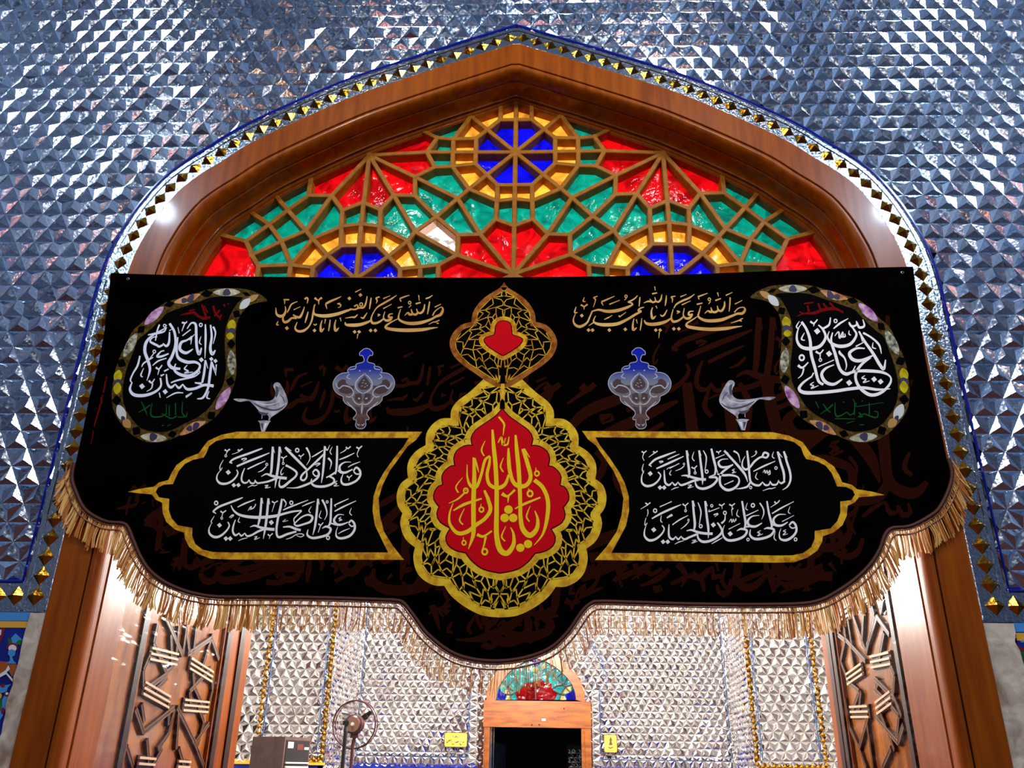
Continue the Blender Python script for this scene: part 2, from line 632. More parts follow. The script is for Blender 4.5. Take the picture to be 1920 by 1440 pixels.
tr_([(285, 350), (300, 340), (360, 395), (440, 420), (490, 400), (560, 420), (620, 420), (620, 470), (560, 530), (520, 520), (480, 450), (430, 445), (330, 415)], 1, 2)
tr_([(310, 530), (420, 560), (620, 660), (800, 720), (800, 800), (600, 710), (400, 600)], 5, 2)
tr_([(300, 550), (400, 590), (500, 660), (640, 740), (800, 800), (900, 3000), (560, 2600), (420, 1900), (350, 1000)], 4, 1)
tr_([(350, 1130), (520, 1150), (700, 1140), (700, 1160), (520, 1170), (350, 1150)], 3, 3)
struct(mb.build('trim_3', TM), 'green and cobalt tile dado right of the wooden arch')

for nm, x0, x1, lab in (('trim_4', -2.006, -1.938, 'plain worn marble jamb strip left of the wooden arch'), ('trim_5', 1.938, 2.066, 'chipped marble jamb strip right of the wooden arch')):
    mb = MB()
    k = 60
    outer = x0 if x0 < 0 else x1
    inner = x1 if x0 < 0 else x0
    for i in range(k):
        za = 2.160 * i / k
        zb = 2.160 * (i + 1) / k
        rr = [(0, rnd.gauss(0, 0.0022)) for _ in range(2)]
        if i == 0:
            pa = 0.0
        pb = rnd.gauss(0, 0.0035) + (0.012 if (x0 > 0 and (i > 56 or 46 < i < 49)) else 0)
        sgn = -1 if x0 > 0 else 1
        mb.hexa([(inner, -0.022, za), (outer + sgn * pa, -0.022, za), (outer + sgn * pa, 0.03, za), (inner, 0.03, za), (inner, -0.022, zb), (outer + sgn * pb, -0.022, zb), (outer + sgn * pb, 0.03, zb), (inner, 0.03, zb)])
        pa = pb
    struct(mb.build(nm, STONE), lab)

# ------------------------------------------------------------------ wooden arch frame
frame = struct(empty('door_frame', (0, 0, 0)))
thing(frame, 'varnished orange-brown wooden frame of the pointed arch', 'door frame')


def sweep(prof, zmin, name, m, parent, n=260, smooth=True):
    mb = MB()
    rows = [[(x, y, z) for x, z in resample(full(s, zmin), n)] for s, y in prof]
    for a, b in zip(rows, rows[1:]):
        for i in range(n - 1):
            mb.face([a[i], a[i + 1], b[i + 1], b[i]])
    o = mb.build(name, m, parent)
    return o


sweep([(0.0, 0.03), (0.0, -0.027), (0.003, -0.030), (0.136, -0.030), (0.139, -0.027), (0.139, -0.018)], 0.0, 'outer_band', WOOD, frame)
sweep([(0.139, -0.018), (0.147, -0.018)], 0.0, 'groove', DARKW, frame)
bead = [(0.147, -0.018), (0.147, -0.028), (0.150, -0.031), (0.160, -0.032)] + [(0.160 + 0.030 * math.sin(a * math.pi / 16), -0.032 + 0.055 * (1 - math.cos(a * math.pi / 16))) for a in range(1, 9)]
bead += [(0.191, 0.040), (0.186, 0.045), (0.186, 0.052), (0.193, 0.056), (0.1935, 0.10), (0.180, 0.105), (0.180, 0.39)]
o = sweep(bead, 0.0, 'moulding', WOOD, frame)
for p in o.data.polygons:
    p.use_smooth = False
# the deep hollow and the stop moulding, only round the window above the door
hollow = [(0.1935, 0.09)] + [(0.1935 + 0.018 * (1 - math.cos(a * math.pi / 12)), 0.09 + 0.055 * math.sin(a * math.pi / 12)) for a in range(1, 7)]
hollow += [(0.2115, 0.152), (0.206, 0.156), (0.206, 0.162), (0.214, 0.166), (0.222, 0.166), (0.225, 0.170), (0.225, 0.174), (0.232, 0.178), (0.240, 0.186), (0.240, 0.27), (0.18, 0.27)]
sweep(hollow, 3.42, 'window_stop', WOOD, frame)
mb = MB()
mb.box((-1.76, 0.02, 3.30), (1.76, 0.27, 3.46))
mb.build('transom', WOOD, frame)

# ------------------------------------------------------------------ coloured tympanum window: wooden tracery and glass
YT = 0.17            # front of the tracery
nodes = dict(T=(963.7, 284.4), i1=(933.7, 223.7), i2=(888.7, 258.7), i3=(886.9, 306.2), i4=(928.7, 346.2),
             o2=(846, 260), o3=(843.7, 311), o4=(927.5, 376), od=(878.7, 217), og=(875, 353.7), o1=(936, 190),
             H=(796, 284.4), A=(688, 290), P1=(816, 257.5), P2=(811, 312.5), P1f=(770, 236), P3=(773.7, 331), P4=(773.7, 366), P5=(733.7, 365),
             P6=(708.7, 392.5), P7=(676, 378.7), Q6=(637.5, 393.7), Q5=(617.5, 366), Q4=(574, 365.5), Q4f=(579.5, 318), N1=(853.7, 371), N2=(813.7, 406), N3=(773.7, 433.7),
             Q=(569, 432), S1=(535, 393), S1f=(503, 355), S2=(500, 420), S2f=(458, 392), S3=(456.7, 451.7), S3f=(412, 440), S4=(523, 451.7), S5=(540, 496), S6=(467, 477.5), S7=(480, 498), S7b=(473, 520),
             Lc=(662.5, 523), r1=(635, 424), r2=(707.5, 423.7), r3=(581.7, 447), r4=(760, 451), r5=(783.7, 500), j1=(635, 460), j2=(702.5, 458.7), j3=(609, 477.5), j4=(582, 501), j5=(723.7, 480), j6=(746, 503.7),
             M1=(817.5, 496), M1b=(829, 520), M2=(852.5, 477.5), M3=(855, 440), M4=(896, 438.7), M5=(925, 410), M6=(960, 422.5), B=(959.2, 513.7), Tb=(961, 372), Ab=(672.5, 419))
NP = {k: W(x, y, YT) for k, (x, y) in nodes.items()}
AX = -0.012
NP = {k: (p.x - AX, p.z) for k, p in NP.items()}
for k in ('T', 'M6', 'B', 'Tb'):
    NP[k] = (0.0, NP[k][1])
NP['apex'] = (0.0, 5.2)
NP['i1c'] = (0.0, NP['i1'][1])
NP['i4c'] = (0.0, NP['i4'][1])
NP['o1u'] = (NP['i1'][0], 5.2)
zL = NP['Lc'][1]


def mir(k, zc):      # mirrored below a rosette's centre
    return (NP[k][0], 2 * zc - NP[k][1])


for k in ('r1', 'r2', 'r3', 'r4', 'j1', 'j2', 'j3', 'j4', 'j5', 'j6', 'r5', 'S5', 'Ab'):
    NP[k + 'd'] = mir(k, zL)
for k in ('M1', 'M2', 'M3', 'M4', 'M5', 'M6', 'S6', 'S7', 'N3'):
    NP[k + 'd'] = mir(k, zL)
NP['base'] = (NP['Lc'][0], 3.46)
segs = '''i1-i1c i4-i4c apex-T od-T T-og T-H i1-i2 i2-i3 i3-i4 o2-od o2-o3 o3-og og-o4 i2-o2 i3-o3 i4-o4 i1-o1u H-A H-P1 H-P2 P1-P1f P1-o2 P2-o3 P2-P3 A-P3 P3-P4 P4-P5 P5-P6 P6-P7 P7-Q6 Q6-Q5 A-P5 P5-N3 A-Q5 Q5-Q
P4-N2 P6-r2 Q6-r1 A-Ab Ab-Lc Q5-Q4 Q4-Q4f Q4-S1 S1-S2 S2-S3 S1f-S1 S1-Q Q-r3 S2f-S2 S2-S4 S4-S5 Q-S4 S4-S6 S3-S3f S3-S6 S6-S7 S7-S5 P3-N1 og-N1 N1-N2 N2-N3 N3-r4 r1-r3 r3-S5 r1-Ab Ab-r2 r2-r4 r4-r5 r1-j1 r2-j2
j1-j2 j1-j3 j3-j4 j2-j5 j5-j6 r3-j3 j3-Lc r4-j5 j5-Lc S5-j4 r5-j6 r5-M1 M1-M2 M2-M3 M3-N2 M3-M4 N1-M4 M4-M5 M5-o4 M5-M6 o4-Tb T-M6 M6-B M4-B M2-B N3-M2 j4-j4d j6-j6d S5-S5d r5-r5d j4d-j3d j3d-j1d j1d-j2d j2d-j5d j5d-j6d
S5d-r3d r3d-r1d r1d-r2d r2d-r4d r4d-r5d Lc-j3d Lc-j5d j3d-r3d j5d-r4d j4d-S5d j6d-r5d Lc-base j1d-r1d j2d-r2d r5d-M1d M1-M1d M1d-M2d M2d-B M4d-B B-M6d S7-S7d S7d-S5d S7d-S6d'''.split()
SEG = []
for s in segs:
    a, b = s.split('-')
    pa, pb = NP[a], NP[b]
    SEG.append((pa, pb))
    if max(abs(pa[0]), abs(pb[0])) > 1e-6:
        SEG.append(((-pa[0], pa[1]), (-pb[0], pb[1])))
# horizontal spokes of the two lower rosettes
lx = NP['Lc'][0]
for s in (1, -1):
    SEG.append(((s * (lx - 0.62), zL), (s * (lx + 0.36), zL)))
TYMP = [p for p in full(0.232, 3.46)]


def clip_seg(a, b):
    """the stretch of a segment that lies inside the tympanum"""
    k = 60
    ins = [i for i in range(k + 1) if in_poly(a[0] + (b[0] - a[0]) * i / k, a[1] + (b[1] - a[1]) * i / k, TYMP)]
    if not ins:
        return None
    i0, i1 = max(0, ins[0] - 1), min(k, ins[-1] + 1)
    f = lambda i: (a[0] + (b[0] - a[0]) * i / k, a[1] + (b[1] - a[1]) * i / k)
    return f(i0), f(i1)


SEG = [s for s in (clip_seg(a, b) for a, b in SEG) if s]
window = empty('window_1', (0, YT, 3.46))
struct(window, 'pointed window of red, green, blue and amber glass above the banner')
mb = MB()
bw = 0.0265
for a, b in SEG:
    t = Vector((b[0] - a[0], 0, b[1] - a[1]))
    if t.length < 1e-4:
        continue
    e = t.normalized() * 0.0125
    s = Vector((0, 1, 0)).cross(t.normalized()) * (bw / 2)
    yo = rnd.uniform(0.0, 0.0015)
    A0 = Vector((a[0], 0, a[1])) - e
    B0 = Vector((b[0], 0, b[1])) + e
    pr = [(-1.0, 0.072), (-1.0, 0.004), (-0.72, 0.0), (0.72, 0.0), (1.0, 0.004), (1.0, 0.072)]
    ra = [A0 + s * u + Vector((0, YT + y + yo, 0)) for u, y in pr]
    rb = [B0 + s * u + Vector((0, YT + y + yo, 0)) for u, y in pr]
    mb.add(ra + rb, [(i, i + 1, i + 7, i + 6) for i in range(5)] + [(0, 1, 2, 3, 4, 5), (11, 10, 9, 8, 7, 6)])
mb.build('tracery', WOOD2, window)

# planar faces between the bars
def planar_faces(segs):
    pts = []

    def key(p):
        for i, q in enumerate(pts):
            if abs(p[0] - q[0]) < 0.006 and abs(p[1] - q[1]) < 0.006:
                return i
        pts.append(p)
        return len(pts) - 1
    edges = set()
    for i, (a, b) in enumerate(segs):
        cut = [(0.0, a), (1.0, b)]
        dx, dz = b[0] - a[0], b[1] - a[1]
        l2 = dx * dx + dz * dz
        if l2 < 1e-9:
            continue
        for j, (c, d) in enumerate(segs):
            if i == j:
                continue
            for q in (c, d):
                t = ((q[0] - a[0]) * dx + (q[1] - a[1]) * dz) / l2
                if 0 < t < 1 and math.hypot(a[0] + dx * t - q[0], a[1] + dz * t - q[1]) < 0.008:
                    cut.append((t, q))
            ex, ez = d[0] - c[0], d[1] - c[1]
            den = dx * ez - dz * ex
            if abs(den) < 1e-9:
                continue
            t = ((c[0] - a[0]) * ez - (c[1] - a[1]) * ex) / den
            u = ((c[0] - a[0]) * dz - (c[1] - a[1]) * dx) / den
            if 0 < t < 1 and -1e-6 <= u <= 1 + 1e-6:
                cut.append((t, (a[0] + dx * t, a[1] + dz * t)))
        cut.sort()
        ks = [key(p) for _, p in cut]
        for k1, k2 in zip(ks, ks[1:]):
            if k1 != k2:
                edges.add((min(k1, k2), max(k1, k2)))
    nb = {}
    for a, b in edges:
        nb.setdefault(a, []).append(b)
        nb.setdefault(b, []).append(a)
    for a in nb:
        nb[a].sort(key=lambda b: math.atan2(pts[b][1] - pts[a][1], pts[b][0] - pts[a][0]))
    seen = set()
    faces = []
    for a in nb:
        for b in nb[a]:
            if (a, b) in seen:
                continue
            f = []
            u, v = a, b
            while (u, v) not in seen and len(f) < 400:
                seen.add((u, v))
                f.append(u)
                l = nb[v]
                w = l[(l.index(u) - 1) % len(l)]
                u, v = v, w
            ar = sum(pts[f[i]][0] * pts[f[(i + 1) % len(f)]][1] - pts[f[(i + 1) % len(f)]][0] * pts[f[i]][1] for i in range(len(f)))
            if ar > 1e-5 and len(f) > 2:
                faces.append([pts[i] for i in f])
    return faces


TL = [p for p in TYMP if p[0] < -1e-6] + [(0.0, max(p[1] for p in TYMP)), (0.0, 3.46)]
border = [(a, b) for a, b in zip(TL, TL[1:] + TL[:1])]
FL = planar_faces([q for q in SEG if q[0][0] < 1e-6 and q[1][0] < 1e-6] + border)
FACES = FL
reds = [(738, 262), (700, 330), (745, 325), (750, 303), (765, 312), (660, 330), (620, 330), (745, 345), (640, 360), (605, 340), (930, 470), (890, 475), (840, 508), (870, 450), (935, 440), (415, 495), (448, 505), (880, 500), (872, 465), (590, 325), (655, 310), (640, 318)]
RW = []
for x, y in reds:
    p = W(x, y, YT + 0.02)
    RW += [(p.x - AX, p.z), (-(p.x - AX), p.z)]
hole = W(822, 448, YT + 0.02)
hole = (hole.x, hole.z)
groups = {'red': MB(), 'green': MB(), 'blue': MB(), 'amber': MB()}
rosettes = [(0.0, NP['T'][1]), (lx, zL), (-lx, zL)]
for f in FACES:
    cx = sum(p[0] for p in f) / len(f)
    cz = sum(p[1] for p in f) / len(f)
    has_hole = in_poly(hole[0], hole[1], f)
    g = 'green'
    if any(in_poly(x, z, f) for x, z in RW):
        g = 'red'
    d = min(math.hypot(cx - x, cz - z) for x, z in rosettes)
    if d < 0.222:
        g = 'blue'
    elif d < 0.345:
        g = 'amber'
    for t in tessellate_polygon([[Vector((x, z, 0)) for x, z in f]]):
        tri = [f[i] for i in t]
        if not has_hole:
            groups[g].face([(x, YT + 0.066, z) for x, z in tri])
        groups[g].face([(-x, YT + 0.066, z) for x, z in tri[::-1]])
for g, m in (('red', G_RED), ('green', G_GREEN), ('blue', G_BLUE), ('amber', G_AMBER)):
    groups[g].build(g + '_glass', m, window)

# ------------------------------------------------------------------ the inner hall seen through the doorway
YBK, YP, ZI = 7.4, 6.0, 6.4
mb = MB()
mb.box((-5, 0.4, -0.1), (5, 12.5, 0.0))
struct(mb.build('floor', FLOORIN), 'floor of the inner hall')
mb = MB()
mb.box((-5, 0.4, ZI), (5, 9, ZI + 0.1))
struct(mb.build('ceiling', CEILIN), 'ceiling of the inner hall')
for nm, xa, xb in (('wall_inner_left', -5.1, -5.0), ('wall_inner_right', 5.0, 5.1)):
    mb = MB()
    mb.box((xa, 0.4, 0), (xb, 9, ZI))
    struct(mb.build(nm, WALLIN))

XD0, XD1 = -0.545, 0.765          # wooden door frame in the back wall
DC = (XD0 + XD1) / 2
ZS = 2.52                         # springing of the far arch
HW = (XD1 - XD0) / 2 + 0.035


def far_arch(hw, top, z0, k=14):
    h = [(hw, z0)] + spline([(hw, ZS), (hw * 0.95, ZS + top * 0.32), (hw * 0.72, ZS + top * 0.64), (hw * 0.38, ZS + top * 0.87), (0.0, ZS + top)], 0.04)
    return [(DC - x, z) for x, z in h] + [(DC + x, z) for x, z in h[::-1][1:]]


FARCUT = [(W(890 + (826 + (x - 826) * 0.97) / 7.2, 1240 + (y + 12) / 7.2, YBK).x, W(890 + x / 7.2, 1240 + (y + 12) / 7.2, YBK).z) for x, y in [(160, 555), (158, 470), (170, 380), (215, 260), (290, 150), (400, 40), (540, -60), (700, -120), (830, -150), (960, -120), (1110, -60), (1250, 45), (1360, 160), (1440, 290), (1480, 420), (1492, 555)]]
FARCUT = [(XD0 + 0.01, 0.0)] + FARCUT + [(XD1 - 0.01, 0.0)]
FARB = far_arch(HW + 0.16, 0.86, 0.0)
XL0, XL1 = -2.055, -0.715         # mirror panels inside the blue lines
XR0, XR1 = 0.87, 2.40
mb = MB()
tob = lambda x, z, o: Vector((x, YBK - o, z))
facets(mb, -2.115, 2.455, 1.50, ZI, tob, 0.0935, 0.021, lambda x, z: not in_poly(x, z, FARCUT), 0.0045)
back = [(-5.0, 0.0), (-5.0, ZI), (-2, ZI), (2, ZI), (5.0, ZI), (5.0, 0.0)]
mb.poly([(x, YBK + 0.03, z) for x, z in back + FARCUT[::-1]], 1)
struct(mb.build('wall_back', [MIRROR_IN, CEILIN]), 'far wall of mirror facets with the small wooden door')
# cut mirror borders of the two panels, their thin blue lines and the frame of the arch
mb = MB()


def tri_row(a, b, w, y, nrm_in):
    """a strip of mirror triangles between two lines"""
    a = Vector(a)
    b = Vector(b)
    L_ = (b - a).length
    k = max(1, int(L_ / (w * 1.15)))
    t = (b - a) / k
    s = Vector(nrm_in).normalized() * w
    o = Vector((0, -0.018, 0))
    for i in range(k):
        p = a + t * i
        q = p + t
        for tri in ((p, q, p + t * 0.5 + s), (q, q + s, p + t * 0.5 + s), (p, p + t * 0.5 + s, p + s)):
            c = (tri[0] + tri[1] + tri[2]) / 3 + o + Vector((rnd.gauss(0, 0.003), 0, rnd.gauss(0, 0.003)))
            mb.add(list(tri) + [c], [(0, 1, 3), (1, 2, 3), (2, 0, 3)])


yb = YBK - 0.022
for x0, x1 in ((XL0, XL1), (XR0, XR1)):
    tri_row((x1 if x0 < 0 else x0, yb, 1.62), (x1 if x0 < 0 else x0, yb, 2.45), 0.10, yb, (1 if x0 < 0 else -1, 0, 0))
    tri_row((x0, yb, 1.70), (x1, yb, 1.70), 0.095, yb, (0, 0, -1))
for x0 in (XL0 - 0.01, XR1 + 0.01):
    tri_row((x0, yb, 1.62), (x0, yb, 4.4), 0.075, yb, (-1 if x0 < 0 else 1, 0, 0))
struct(mb.build('trim_6', MIRROR_IN), 'rows of cut mirror framing the far wall panels')
mb = MB()
yl = YBK - 0.03
mb.tube([(XL0, yl, 4.4), (XL0, yl, 1.70), (XL1, yl, 1.70), (XL1, yl, 2.5)], 0.005, 5)
mb.tube([(XR1, yl, 4.4), (XR1, yl, 1.70), (XR0, yl, 1.70), (XR0, yl, 2.5)] + [(DC + (x - DC) * 1.0, yl, z) for x, z in FARB if x > DC and z > 2.5][::-1][::2], 0.005, 5)
mb.tube([(XL0 - 0.075, yl, 4.4), (XL0 - 0.075, yl, 1.62)], 0.005, 5)
mb.tube([(XR1 + 0.075, yl, 4.4), (XR1 + 0.075, yl, 1.62)], 0.005, 5)
struct(mb.build('trim_7', BLUE2), 'thin blue lines around the far wall panels')
mb = MB()
mb.box((-2.2, YBK - 0.05, 0), (XD0 - 0.05, YBK, 1.585), 0)
mb.box((XD1 + 0.05, YBK - 0.05, 0), (2.5, YBK, 1.585), 0)
struct(mb.build('trim_8', TILEBLUE), 'blue tile dado of the far wall')

# piers standing forward left and right, with their splayed returns
XPL0, XPL1 = -2.835, -2.135
XPR0, XPR1 = 2.375, 3.075
for nm, x0, x1, xe, lab in (('wall_left', XPL0, XPL1, -5.0, 'mirror-faced pier on the left of the inner hall'), ('wall_right', XPR0, XPR1, 5.0, 'mirror-faced pier on the right of the inner hall')):
    mb = MB()
    f0, f1 = (xe, x1 + 0.02) if x0 < 0 else (x0 - 0.02, xe)
    facets(mb, f0, f1, 1.60, ZI, lambda x, z, o: Vector((x, YP - o, z)), 0.108, 0.025, lambda x, z: True, 0.005)
    # return towards the back wall
    xi = f1 if x0 < 0 else f0
    xb = -2.10 if x0 < 0 else 2.45
    sg = 1 if x0 < 0 else -1
    facets(mb, 0.0, YBK - YP, 1.55, ZI, lambda u, z, o: Vector((xi + (xb - xi) * u / (YBK - YP) + sg * o, YP + u, z)), 0.07, 0.016, lambda x, z: True, 0.008)
    mb.box((min(f0, f1), YP - 0.02, 0), (max(f0, f1), YP + 0.02, 1.60), 1)
    mb.hexa([(xi, YP - 0.02, 0), (xb, YBK, 0), (xb - sg * 0.05, YBK, 0), (xi - sg * 0.05, YP - 0.02, 0), (xi, YP - 0.02, 1.58), (xb, YBK, 1.58), (xb - sg * 0.05, YBK, 1.58), (xi - sg * 0.05, YP - 0.02, 1.58)], 1)
    mb.box((min(f0, f1), YP - 0.03, 1.585), (max(f0, f1) + (0.015 if sg > 0 else 0), YP + 0.02, 1.61), 2)
    mb.face([(f0, YP + 0.03, 0), (f1, YP + 0.03, 0), (f1, YP + 0.03, ZI), (f0, YP + 0.03, ZI)], 3)
    o = struct(mb.build(nm + '_pier', [MIRROR_IN, TILEBLUE, T_YE, CEILIN]), lab)
    mb = MB()
    for x in (x0, x1):
        k = 0
        while 1.66 + k * 0.058 < 4.2:
            c = Vector((x, YP - 0.028, 1.66 + k * 0.058))
            mb.add([c + Vector((0.026, 0, 0)), c + Vector((0, 0, 0.029)), c - Vector((0.026, 0, 0)), c - Vector((0, 0, 0.029)), c + Vector((0, -0.018, 0))], [(0, 1, 4), (1, 2, 4), (2, 3, 4), (3, 0, 4)])
            k += 1
    k = 1
    while x0 + k * 0.056 < x1:
        c = Vector((x0 + k * 0.056, YP - 0.028, 1.64))
        mb.add([c + Vector((0.028, 0, 0)), c + Vector((0, 0, 0.026)), c - Vector((0.028, 0, 0)), c - Vector((0, 0, 0.026)), c + Vector((0, -0.018, 0))], [(0, 1, 4), (1, 2, 4), (2, 3, 4), (3, 0, 4)])
        k += 1
    mb.build('gold_pyramid', GOLDM, o)
    mb = MB()
    mb.tube([(x0 + 0.055, YP - 0.03, 4.2), (x0 + 0.055, YP - 0.03, 1.70), (x1 - 0.055, YP - 0.03, 1.70), (x1 - 0.055, YP - 0.03, 4.2)], 0.0065, 5)
    mb.build('blue_line', BLUE2, o)

# ------------------------------------------------------------------ the small far door with its coloured fanlight
WOODF = noise_col(mat('far_door_wood', rough=0.35), (0.12, 0.026, 0.001), (0.22, 0.060, 0.003), 5.0, (1, 4, 6))
fd = empty('door_3', (DC, YBK, 0))
struct(fd, 'small arched wooden door frame with a red, teal and blue fanlight in the far wall')


def wf(x, y, yy):     # drafting crop of the far door
    return W(890 + x / 7.2, 1240 + y / 7.2, yy)


yd = YBK - 0.02
fan_out = [(160, 555), (158, 470), (170, 380), (215, 260), (290, 150), (400, 40), (540, -60), (700, -120), (830, -150), (960, -120), (1110, -60), (1250, 45), (1360, 160), (1440, 290), (1480, 420), (1492, 555)]
fan_in = [(285, 520), (292, 450), (320, 350), (380, 250), (460, 150), (560, 60), (680, 0), (830, -45), (960, 0), (1070, 60), (1160, 130), (1250, 220), (1320, 320), (1360, 430), (1370, 520)]
mb = MB()
fo = [wf(x, y, yd) for x, y in fan_out]
fi = [wf(x, y, yd) for x, y in fan_in]
mb.slab(fo + fi[::-1], (0, 0.08, 0))
mb.build('arch_board', WOODF, fd)
white_o = [(x + (1 if x > 826 else -1) * 42, y - 14) for x, y in fan_out]
mb = MB()
wo = [wf(x, y, yd + 0.02) for x, y in [(118, 850)] + white_o + [(1535, 850)]]
wi = [wf(x, y, yd + 0.02) for x, y in [(152, 850)] + fan_out + [(1500, 850)]]
mb.slab(wo + wi[::-1], (0, 0.05, 0))
mb.build('pale_edging', STRIPE, fd)
mb = MB()
mb.box((XD0 + 0.005, yd - 0.012, 2.035), (XD1 - 0.005, yd + 0.1, 2.335))
mb.build('lintel', WOODF, fd)
mb = MB()
c = wf(932, 790, yd - 0.014)
mb.box((c.x - 0.023, c.y - 0.002, c.z - 0.012), (c.x + 0.023, c.y + 0.004, c.z + 0.012))
mb.build('paper_sticker', mat('paper', (0.75, 0.68, 0.55), 0.6), fd)
mb = MB()
for x, y in ((772, 858), (870, 855), (1205, 640)):
    c = wf(x, y, yd - 0.012)
    mb.cyl(c, (0, -1, 0), 0.009, 0.004, 10)
mb.build('screw_hole', DARKW, fd)
for xa, xb in ((XD0 + 0.015, XD0 + 0.085), (XD1 - 0.125, XD1 - 0.01)):
    mb = MB()
    mb.box((xa, yd - 0.005, 0), (xb, yd + 0.1, 2.04))
    mb.box((xa + 0.02, yd - 0.02, 0), (xa + 0.035, yd, 2.0))
    mb.build('jamb', WOODF, fd)
for xa, xb in ((XD0 - 0.05, XD0 + 0.012), (XD1 - 0.008, XD1 + 0.045)):
    mb = MB()
    mb.box((xa, yd + 0.01, 0), (xb, yd + 0.1, 2.09))
    mb.build('dark_side_post', DARKW, fd)
mb = MB()
mb.box((XD0 + 0.088, yd + 0.02, 0), (XD0 + 0.115, yd + 0.3, 2.03))
mb.box((XD0 + 0.13, yd + 0.02, 0), (XD0 + 0.14, yd + 0.3, 2.03))
mb.build('polished_door_edge', mirror_mat('polished_metal', (0.85, 0.8, 0.85), 0.1, 20, 0.02), fd)
glass = [(G_TEAL, 'teal_glass', [fan_in]),
         (G_RED, 'red_glass', [[(550, 440), (620, 370), (690, 280), (760, 290), (820, 265), (900, 240), (960, 290), (1040, 300), (1040, 360), (1120, 440), (1080, 520), (580, 520)]]),
         (G_BLUE, 'blue_glass', [[(290, 500), (332, 360), (372, 420), (432, 440), (410, 515), (300, 515)], [(1215, 450), (1290, 420), (1340, 368), (1365, 500), (1355, 520), (1240, 520)], [(755, 40), (755, -20), (880, -20), (880, 40), (815, 75)]]),
         (G_YEL, 'yellow_glass', [[(340, 350), (365, 300), (385, 330), (352, 370)], [(380, 420), (410, 385), (460, 410), (470, 440), (430, 440)], [(440, 450), (482, 455), (480, 518), (420, 518)], [(1178, 440), (1222, 370), (1310, 318), (1302, 398), (1270, 425)], [(1165, 460), (1210, 460), (1232, 520), (1150, 522)], [(690, 60), (730, 30), (735, 100), (700, 110)], [(905, 60), (945, 20), (950, 90), (910, 120)], [(770, 80), (860, 80), (850, 140), (780, 140)]])]
for i, (m, nm, pols) in enumerate(glass):
    mb = MB()
    for p in pols:
        mb.poly([wf(x, y, yd + 0.05 - 0.004 * min(i, 1)) for x, y in p])
    mb.build(nm, m, fd)
mb = MB()
for s in ([(1015, 140), (955, 285)], [(960, 180), (1110, 60)], [(1040, 160), (1210, 330), (1290, 420)], [(1040, 370), (1100, 330), (1195, 310), (1250, 200)], [(1110, 210), (1190, 130)], [(1160, 450), (1215, 345), (1310, 310)], [(1060, 390), (1165, 445), (1215, 450)], [(490, 455), (450, 340), (530, 230)], [(440, 440), (490, 450), (600, 390)], [(480, 455), (490, 520)], [(1160, 455), (1140, 520)], [(430, 330), (520, 390)], [(520, 130), (600, 300)], [(640, 60), (700, 240)], [(740, 0), (740, 250)], [(900, 0), (900, 240)], [(820, 270), (825, 520)], [(690, 280), (640, 350)]):
    for a, b in zip(s, s[1:]):
        mb.bar(wf(*a, yd + 0.046), wf(*b, yd + 0.046), 0.012, 0.02, (0, -1, 0))
mb.build('leading', DARKW, fd)

# the dark room behind the far door
mb = MB()
x0, x1, y0, y1 = -1.6, 2.2, YBK + 0.05, 12.3
DK = mat('dark_room', (0.012, 0.011, 0.012), 0.8)
mb.face([(x0, y0, 0), (x0, y1, 0), (x0, y1, 3.2), (x0, y0, 3.2)])
mb.face([(x1, y0, 0), (x1, y1, 0), (x1, y1, 3.2), (x1, y0, 3.2)])
mb.face([(x0, y1, 0), (x1, y1, 0), (x1, y1, 3.2), (x0, y1, 3.2)])
mb.face([(x0, y0, 3.2), (x0, y1, 3.2), (x1, y1, 3.2), (x1, y0, 3.2)])
struct(mb.build('wall_far', DK), 'dark room behind the far door')
mb = MB()
mb.hexa([(-0.62, 7.65, 0), (-0.34, 9.6, 0), (-0.40, 9.6, 0), (-0.66, 7.65, 0), (-0.62, 7.65, 1.93), (-0.34, 9.6, 1.88), (-0.40, 9.6, 1.88), (-0.66, 7.65, 1.93)])
CAB = noise_col(mat('blue_grey_board', rough=0.3), (0.05, 0.08, 0.16), (0.10, 0.15, 0.26), 12.0)
ob = thing(mb.build('partition_panel', CAB), 'blue-grey partition panel just inside the dark far doorway, at its left', 'partition')
mb = MB()
mb.box((-0.645, 7.65, 1.93), (-0.60, 9.58, 1.96))
mb.build('top_rail', STRIPE, ob)
mb = MB()
facets(mb, 0.55, 1.0, 1.0, 1.85, lambda x, z, o: Vector((x, 9.6 - o, z)), 0.07, 0.015, lambda x, z: True, 0.004)
mb.box((0.53, 9.6, 0), (1.02, 9.7, 1.9), 1)
thing(mb.build('mirror_pillar', [MIRROR_IN, DK]), 'mirror-clad pillar in the dark room at the right side of the far doorway', 'pillar')
lamp('room_light', (0.4, 8.2, 2.9), 2.0, (0.85, 0.9, 1.0), 0.08)  # weak point light inside the dark room

# ------------------------------------------------------------------ the two tall door leaves, opened inwards
strips_l = ['925,590 1020,805', '1020,805 1045,640', '880,630 858,735 930,905', '935,910 810,1000', '840,800 800,890 800,985', '955,690 962,880 925,905', '1185,925 1190,1000 1160,1110',
            '1080,900 1085,980 1130,1080', '1180,880 1060,1010 1065,1080', '1050,800 1185,710 1225,830', '1100,640 1080,800', '1190,690 1130,880', '990,1100 1090,1300 1170,1190', '975,1100 800,1240 755,1110',
            '975,1110 940,1250 880,1335', '1000,1110 985,1335', '870,1000 935,935', '945,1060 940,1200', '790,1080 805,1180', '1110,1090 1140,1180 1100,1335', '705,1320 740,1430', '820,1280 830,1405', '1090,1300 1140,1430',
            '1040,640 1060,800', '1000,640 985,800', '905,1330 850,1430', '1000,1330 1030,1430']
thick_l = ['838,795 990,830', '800,988 945,1070', '1062,850 1188,928', '1025,1085 1165,1098', '768,1415 862,1422', '990,1432 1060,1436']
